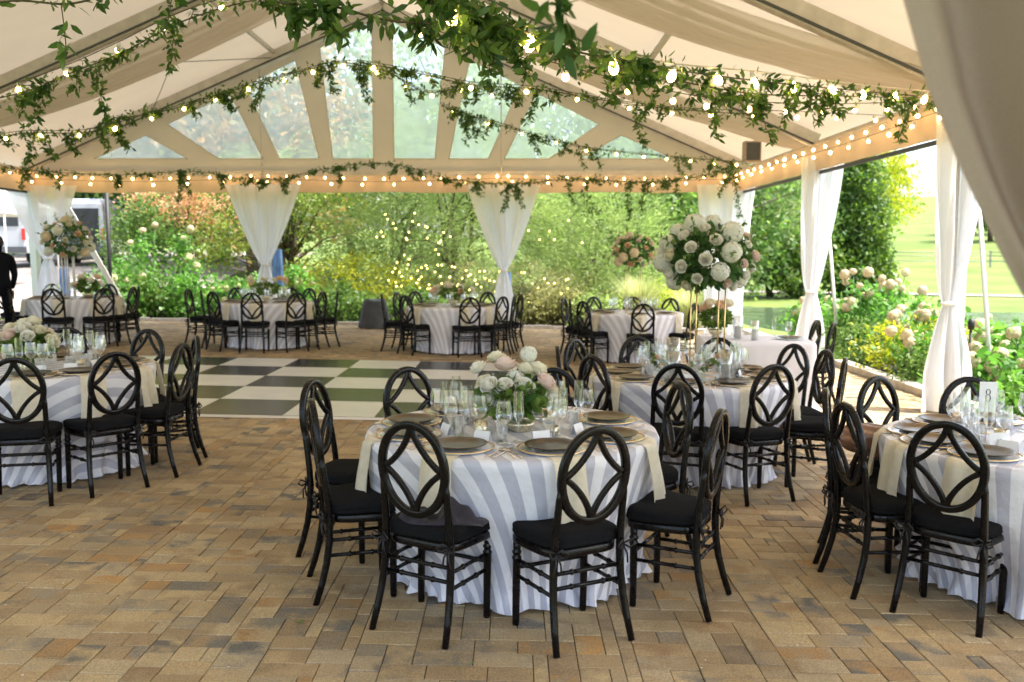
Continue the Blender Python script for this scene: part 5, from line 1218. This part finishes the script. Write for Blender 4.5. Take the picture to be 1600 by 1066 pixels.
grass('fountain_grass', 4.2, 21.0, 1.1, 500, 'grass', 'fountain grass below the back right corner curtain', .25)

# fairy lights in the shrubs
ME['fairy'] = mk(lambda m: m.lathe([(0, -.022), (.016, -.015), (.022, 0), (.016, .015), (0, .022)], 8)).mesh('fairy_bulb', M['fairy'])
def fairy(label, pts):
    c0 = Vector(pts[0]); t_ = thing('fairy_lights', label, 'string lights', tuple(c0), group='fairy lights in the garden trees'); mb = MB()
    P = [Vector(p) - c0 for p in pts]; mb.tube(P, .003, 4); part('wire', mb, M['darkcable'], t_)
    for p in P: link('bulb', ME['fairy'], t_, p)
r_ = random.Random(8)
def atp(x, y, Yd):   # points inside the tree volumes, in metres
    return ((x - 800) / 1400 * Yd * 1.0, Yd + r_.uniform(-.3, .3), 1.7 - (y - 393) / 1400 * Yd * 1.0)
pts = [(-2.9 + i * .046 + r_.uniform(-.1, .1), 21.3 + r_.uniform(-.2, .2), 1.18 + .22 * math.sin(i * .8) + r_.uniform(-.22, .2) - .004 * i) for i in range(62)]
fairy('dense tangle of fairy lights low in the shrub behind the back centre table', pts)
pts = [(-3.2 + i * .075 + r_.uniform(-.12, .12), 21.6 + r_.uniform(-.3, .3), 2.05 + .3 * math.sin(i * .6) + r_.uniform(-.35, .35)) for i in range(24)]
fairy('scattered fairy lights high in the feathery tree', pts)
pts = [(.1 + i * .06 + r_.uniform(-.1, .1), 21.4 + r_.uniform(-.3, .3), .75 + .25 * math.sin(i * .7) + r_.uniform(-.25, .3) + (1.3 if i % 4 == 0 else 0)) for i in range(26)]
fairy('fairy lights right of the back centre curtain', pts)

# ------------------------------------------------------------------ vans, canopy, person and other outside things
def van(x, y, rz, label, open_=False, w0=2.0, h=2.35, ln=5.2):
    z = float(terrain(x, y)) + .05; t_ = thing('parked_van', label, 'van', (x, y, z), rz); m_ = MB()
    prof = [(-ln / 2, .45), (ln / 2, .45), (ln / 2, 1.0), (ln / 2 - .35, 1.15), (ln / 2 - 1.3, 2.0), (ln / 2 - 1.9, h), (-ln / 2 + .2, h), (-ln / 2, h - .2)]
    # side profile along local +Y as forward
    n_ = len(prof); xs = (-w0 / 2, w0 / 2)
    vs = []; 
    for fx, sc in ((-1, .93), (-1.0, 1.0), (1.0, 1.0), (1, .93)):
        for (py, pz) in prof:
            ins = 1.0 if sc == 1.0 else .97
            vs.append((fx * w0 / 2 * (1 if sc == 1 else 1.0) * (1 if sc < 1 else .94) * (1 - .10 * max(0, pz - 1.2)), py * ins, .45 + (pz - .45) * ins))
    vs = []
    for fx in (-1, -.92, .92, 1):
        for (py, pz) in prof:
            k = .0 if abs(fx) < 1 else 1
            vs.append((fx * w0 / 2 * (1 - .07 * max(0, pz - 1.2)), py * (1 - .015 * k), .45 + (pz - .45) * (1 - .03 * k)))
    fs = [tuple(range(n_)), tuple(range(3 * n_, 4 * n_))[::-1]]
    for a in range(3): fs += [(a * n_ + i, (a + 1) * n_ + i, (a + 1) * n_ + (i + 1) % n_, a * n_ + (i + 1) % n_) for i in range(n_)]
    m_.add(vs, fs, 0, False); part('body', m_, M['vanwhite'], t_)
    yb = -ln / 2
    m_ = MB(); m_.box((0, yb - .04, .58), (w0 * .98, .16, .22)); part('rear_bumper', m_, M['bumper'], t_)
    if open_:
        m_ = MB(); m_.box((0, yb - .012, 1.4), (w0 * .78, .02, 1.45)); part('cargo_shade_panel', m_, M['iron'], t_)  # flat black panel paints in the shade of the open cargo bay
        m_ = MB(); m_.box((0, yb - .03, 1.0), (w0 * .5, .03, .7)); part('cargo', m_, M['bumper'], t_)
        m_ = MB(); m_.box((-w0 * .46, yb - .42, 1.4), (.04, .8, 1.5)); part('rear_door', m_, M['vanwhite'], t_)
    else:
        m_ = MB(); m_.box((0, yb - .012, 1.72), (w0 * .74, .02, .55)); part('rear_window', m_, M['vanglass'], t_)
        m_ = MB(); m_.box((0, yb - .02, .95), (.5, .02, .13)); part('number_plate', m_, M['paper'], t_)
    for sx in (-1, 1):
        m_ = MB(); m_.box((sx * w0 * .455, yb - .015, 1.15), (.13, .03, .42)); part('tail_lamp', m_, M['redlamp'], t_)
        m_ = MB(); m_.box((sx * w0 * .485, .1, 1.68), (.02, ln * .5, .5)); part('side_window', m_, M['vanglass'], t_)
        for yy in (-ln * .3, ln * .32):
            wh = MB(); pr = [(.20, -.1), (.33, -.1), (.35, -.06), (.35, .06), (.33, .1), (.20, .1)]
            wh.lathe(pr, 20); wo = part('wheel', wh, M['rubber'], t_, (sx * (w0 / 2 - .1), yy, .35), (0, PI / 2, 0))
            rm = MB(); rm.lathe([(0, -.09), (.21, -.09), (.21, .09), (0, .09)], 16); part('rim', rm, M['alu'], wo)
    return t_
van(-19.1, 36.0, math.radians(2), 'white van seen from behind at the left, one red tail lamp beside the curtain')
van(-20.4, 41.5, math.radians(8), 'white van parked between the curtain and the lamp pole')
van(-16.7, 37.0, math.radians(4), 'white van with its rear doors open showing a dark cargo bay', True, 1.95, 2.5)
cn = thing('white_canopy', 'white pop-up canopy beyond the left edge of the marquee', 'canopy', (-15.8, 27, float(terrain(-15.8, 27))))
m_ = MB(); m_.add([(-1.5, -1.5, 2.5), (1.5, -1.5, 2.5), (1.5, 1.5, 2.5), (-1.5, 1.5, 2.5), (0, 0, 3.2)], [(0, 1, 4), (1, 2, 4), (2, 3, 4), (3, 0, 4)], 0, False); part('roof', m_, M['strap'], cn)
m_ = MB()
for a, c in (((-1.5, -1.5), (1.5, -1.5)), ((1.5, -1.5), (1.5, 1.5)), ((1.5, 1.5), (-1.5, 1.5)), ((-1.5, 1.5), (-1.5, -1.5))): m_.add([(*a, 2.5), (*c, 2.5), (*c, 2.25), (*a, 2.25)], [(0, 1, 2, 3)], 0, False)
part('valance', m_, M['strap'], cn)
for a in ((-1.45, -1.45), (1.45, -1.45), (1.45, 1.45), (-1.45, 1.45)):
    m_ = MB(); m_.tube([(*a, 0), (*a, 2.5)], .025, 6); part('leg', m_, M['post'], cn)
lp = thing('lamp_pole', 'slim black pole standing by the driveway left of the shrubs', 'pole', (-9.15, 20.45, gz(-9.15) - .05)); m_ = MB(); m_.tube([(0, 0, 0), (.0, 0, 3.0)], .045, 10); part('pole', m_, M['iron'], lp)
m_ = MB(); m_.lathe([(.12, 0), (.12, .02), (.05, .05), (.045, .1)], 12); part('base', m_, M['iron'], lp)
def strap(p, q, label, w_=.03):
    t_ = thing('guy_strap', label, 'strap', q); m_ = MB(); a = Vector(p) - Vector(q); m_.tube([a, (0, 0, .05)], w_, 5, flat=.25); part('webbing', m_, M['strap'], t_); m_ = MB(); m_.tube([(0, 0, .3), (0, 0, -.2)], .015, 6); part('stake', m_, M['iron'], t_)
strap((-9.9, 19.8, 3.0), (-8.75, 20.4, .25), 'white guy strap slanting down from the back left corner', .07)
strap((5.15, 14.9, 2.75), (5.62, 15.3, -.15), 'white guy strap beside the second right curtain', .03)
strap((5.15, 10.2, 3.2), (5.75, 10.6, -.15), 'white guy strap right of the nearest right curtain', .03)
sk = thing('garden_stake', 'black iron garden light stake right of the nearest right curtain', 'garden light', (5.45, 10.6, gz(5.4) - .05)); m_ = MB(); m_.tube([(0, 0, 0), (0, 0, .95)], .016, 8); part('rod', m_, M['iron'], sk); m_ = MB(); m_.lathe([(0, .93), (.035, .94), (.04, 1.02), (.025, 1.06), (0, 1.07)], 10); part('lamp_head', m_, M['iron'], sk)
cv = thing('covered_heap', 'charcoal tarpaulin draped over a knee-high box left of the back centre table', 'tarpaulin', (-2.95, 19.25, gz(-2.95)), rz=.2); m_ = MB()
def fn(u, v):
    a = u * 2 * PI; e = .5; cx = math.copysign(abs(math.cos(a)) ** e, math.cos(a)); cy = math.copysign(abs(math.sin(a)) ** e, math.sin(a))
    if v < .35: s = v / .35; return (cx * .24 * s, cy * .2 * s, .62 + .05 * math.sin(a * 2) * s - .03 * s)
    s = (v - .35) / .65; k = .24 + .1 * s + .03 * math.sin(a * 7) * s; return (cx * k, cy * k * .85, .60 * (1 - s) + .015)
m_.grid(fn, 48, 16); part('tarpaulin', m_, M['greycover'], cv)
# fence on the far lawn and a tiny shed
fn_ = thing('rail_fence', 'weathered post and rail fence crossing the far lawn', 'fence', (0, 0, 0)); prev = None
for i in range(13):
    a = math.radians(15 + i * 2.6); R_ = 78; x, y = R_ * math.sin(a), R_ * math.cos(a); z = float(terrain(x, y)); m_ = MB(); m_.box((x, y, z + .6), (.16, .16, 1.3), rz=-a); part('fence_post', m_, M['wood'], fn_)
    if prev:
        for hh in (.45, .85, 1.15):
            m_ = MB(); m_.tube([(prev[0], prev[1], prev[2] + hh), (x, y, z + hh)], .05, 4); part('rail', m_, M['wood'], fn_)
    prev = (x, y, z)
sh = thing('distant_shed', 'tiny white shed on the far hill at the right', 'shed', (66, 116, float(terrain(66, 116)))); m_ = MB(); m_.box((0, 0, 1.4), (5, 4, 2.8)); part('wall', m_, M['strap'], sh)
m_ = MB(); m_.prism([(-2.8, -2.2, 2.8), (2.8, -2.2, 2.8), (0, -2.2, 4.4)], (0, 4.4, 0)); part('roof', m_, M['bumper'], sh); m_ = MB(); m_.box((0, -2.02, 1.1), (1.2, .06, 2.1)); part('door', m_, M['wood'], sh)

# person in a dark suit at the left edge
pr = thing('person', 'person in a dark suit standing at the left edge behind the back left table', 'person', (-8.28, 14.5, gz(-8.28)), rz=.9)
verts = [(0, 0, .98), (0, .0, 1.15), (0, 0, 1.35), (0, -.0, 1.46), (0, .01, 1.53), (0, .02, 1.60), (0, .03, 1.68),
         (-.19, 0, 1.42), (-.25, .02, 1.15), (-.23, .10, .92), (.19, 0, 1.42), (.25, .02, 1.15), (.23, .10, .92),
         (-.10, 0, .90), (-.11, .01, .5), (-.11, -.01, .09), (-.12, .14, .04), (.10, 0, .90), (.11, .01, .5), (.11, -.01, .09), (.12, .14, .04)]
rad = [.17, .155, .19, .13, .06, .08, .085, .075, .052, .036, .075, .052, .036, .10, .065, .045, .04, .10, .065, .045, .04]
ed = [(0, 1), (1, 2), (2, 3), (3, 4), (4, 5), (5, 6), (3, 7), (7, 8), (8, 9), (3, 10), (10, 11), (11, 12), (0, 13), (13, 14), (14, 15), (15, 16), (0, 17), (17, 18), (18, 19), (19, 20)]
pm_ = bpy.data.meshes.new('body'); pm_.from_pydata(verts, ed, []); pm_.materials.append(M['suit']); po = link('body', pm_, pr)
sm = po.modifiers.new('skin', 'SKIN'); 
for i, v in enumerate(pm_.skin_vertices[0].data): v.radius = (rad[i], rad[i] * (.72 if i < 4 else 1)); v.use_root = (i == 0)
ss = po.modifiers.new('sub', 'SUBSURF'); ss.levels = 2; ss.render_levels = 2
m_ = MB(); m_.lathe([(0, -.125), (.045, -.118), (.07, -.08), (.08, -.02), (.088, .04), (.08, .09), (.05, .12), (0, .13)], 20); hd = part('head', m_, M['skin'], pr, (0, .035, 1.655))
m_ = MB(); m_.tube([(0, .075, .02), (0, .105, -.02), (0, .085, -.03)], [.008, .015, .01], 6)
for sx in (-1, 1): m_.tube([(sx * .083, 0, .015), (sx * .1, -.01, .0), (sx * .084, 0, -.03)], .012, 6)
m_.tube([(-.022, .082, -.058), (0, .088, -.057), (.022, .082, -.058)], .006, 5); part('face_features', m_, M['skin'], hd)
m_ = MB(); m_.lathe([(.092, .0), (.096, .05), (.085, .1), (.05, .132), (0, .142)], 20); part('hair', m_, M['hair'], pr, (0, .02, 1.655))
for sx in (-1, 1):
    hb = MB(); hb.tube([(0, 0, 0), (0, .01, -.05), (0, .015, -.085)], [.026, .038, .034], 8, flat=.5)
    for k in range(4): hb.tube([((k - 1.5) * .017, .015, -.08), ((k - 1.5) * .018, .025, -.12), ((k - 1.5) * .017, .04, -.15 - .008 * (1 - abs(k - 1.5)))], [.009, .008, .006], 6)
    hb.tube([(sx * -.03, .01, -.03), (sx * -.05, .03, -.065), (sx * -.045, .045, -.09)], [.011, .009, .007], 6); part('hand', hb, M['skin'], pr, (sx * .23, .105, .90))

# fallen leaves and specks on the bricks
r_ = random.Random(12); fl = [(-.96, 3.92, 'green leaf left of the front left chair'), (-.2, 3.52, 'green leaf in front of the centre cloth'), (-3.2, 4.2, 'small brown leaf on the open bricks at the left')]
for x, y, lb in fl:
    V = leaves(np.array([[0, 0, 0], [.01, .01, .004]]), .045, .6); V[:, 2] = np.abs(V[:, 2]) * .25
    solo('fallen_leaf', quadmesh('leaf', V, M['foliage2'], [.5, .8], 6), None, lb, 'leaf', (x, y, gz(x) + .004))
V = []
for i in range(260):
    x, y = r_.uniform(-3.5, 4.2), r_.uniform(2.6, 9); s = r_.uniform(.002, .006); a = r_.uniform(0, 3); c, q = math.cos(a) * s, math.sin(a) * s; z = gz(x) + .004
    V += [(x + c, y + q, z), (x - q, y + c, z), (x - c, y - q, z + .001), (x + q, y - c, z)]
tag(link('petal_specks', quadmesh('specks', np.array(V), M['paper'])), 'tiny pale petals and crumbs scattered over the brick patio', 'debris', kind='stuff')
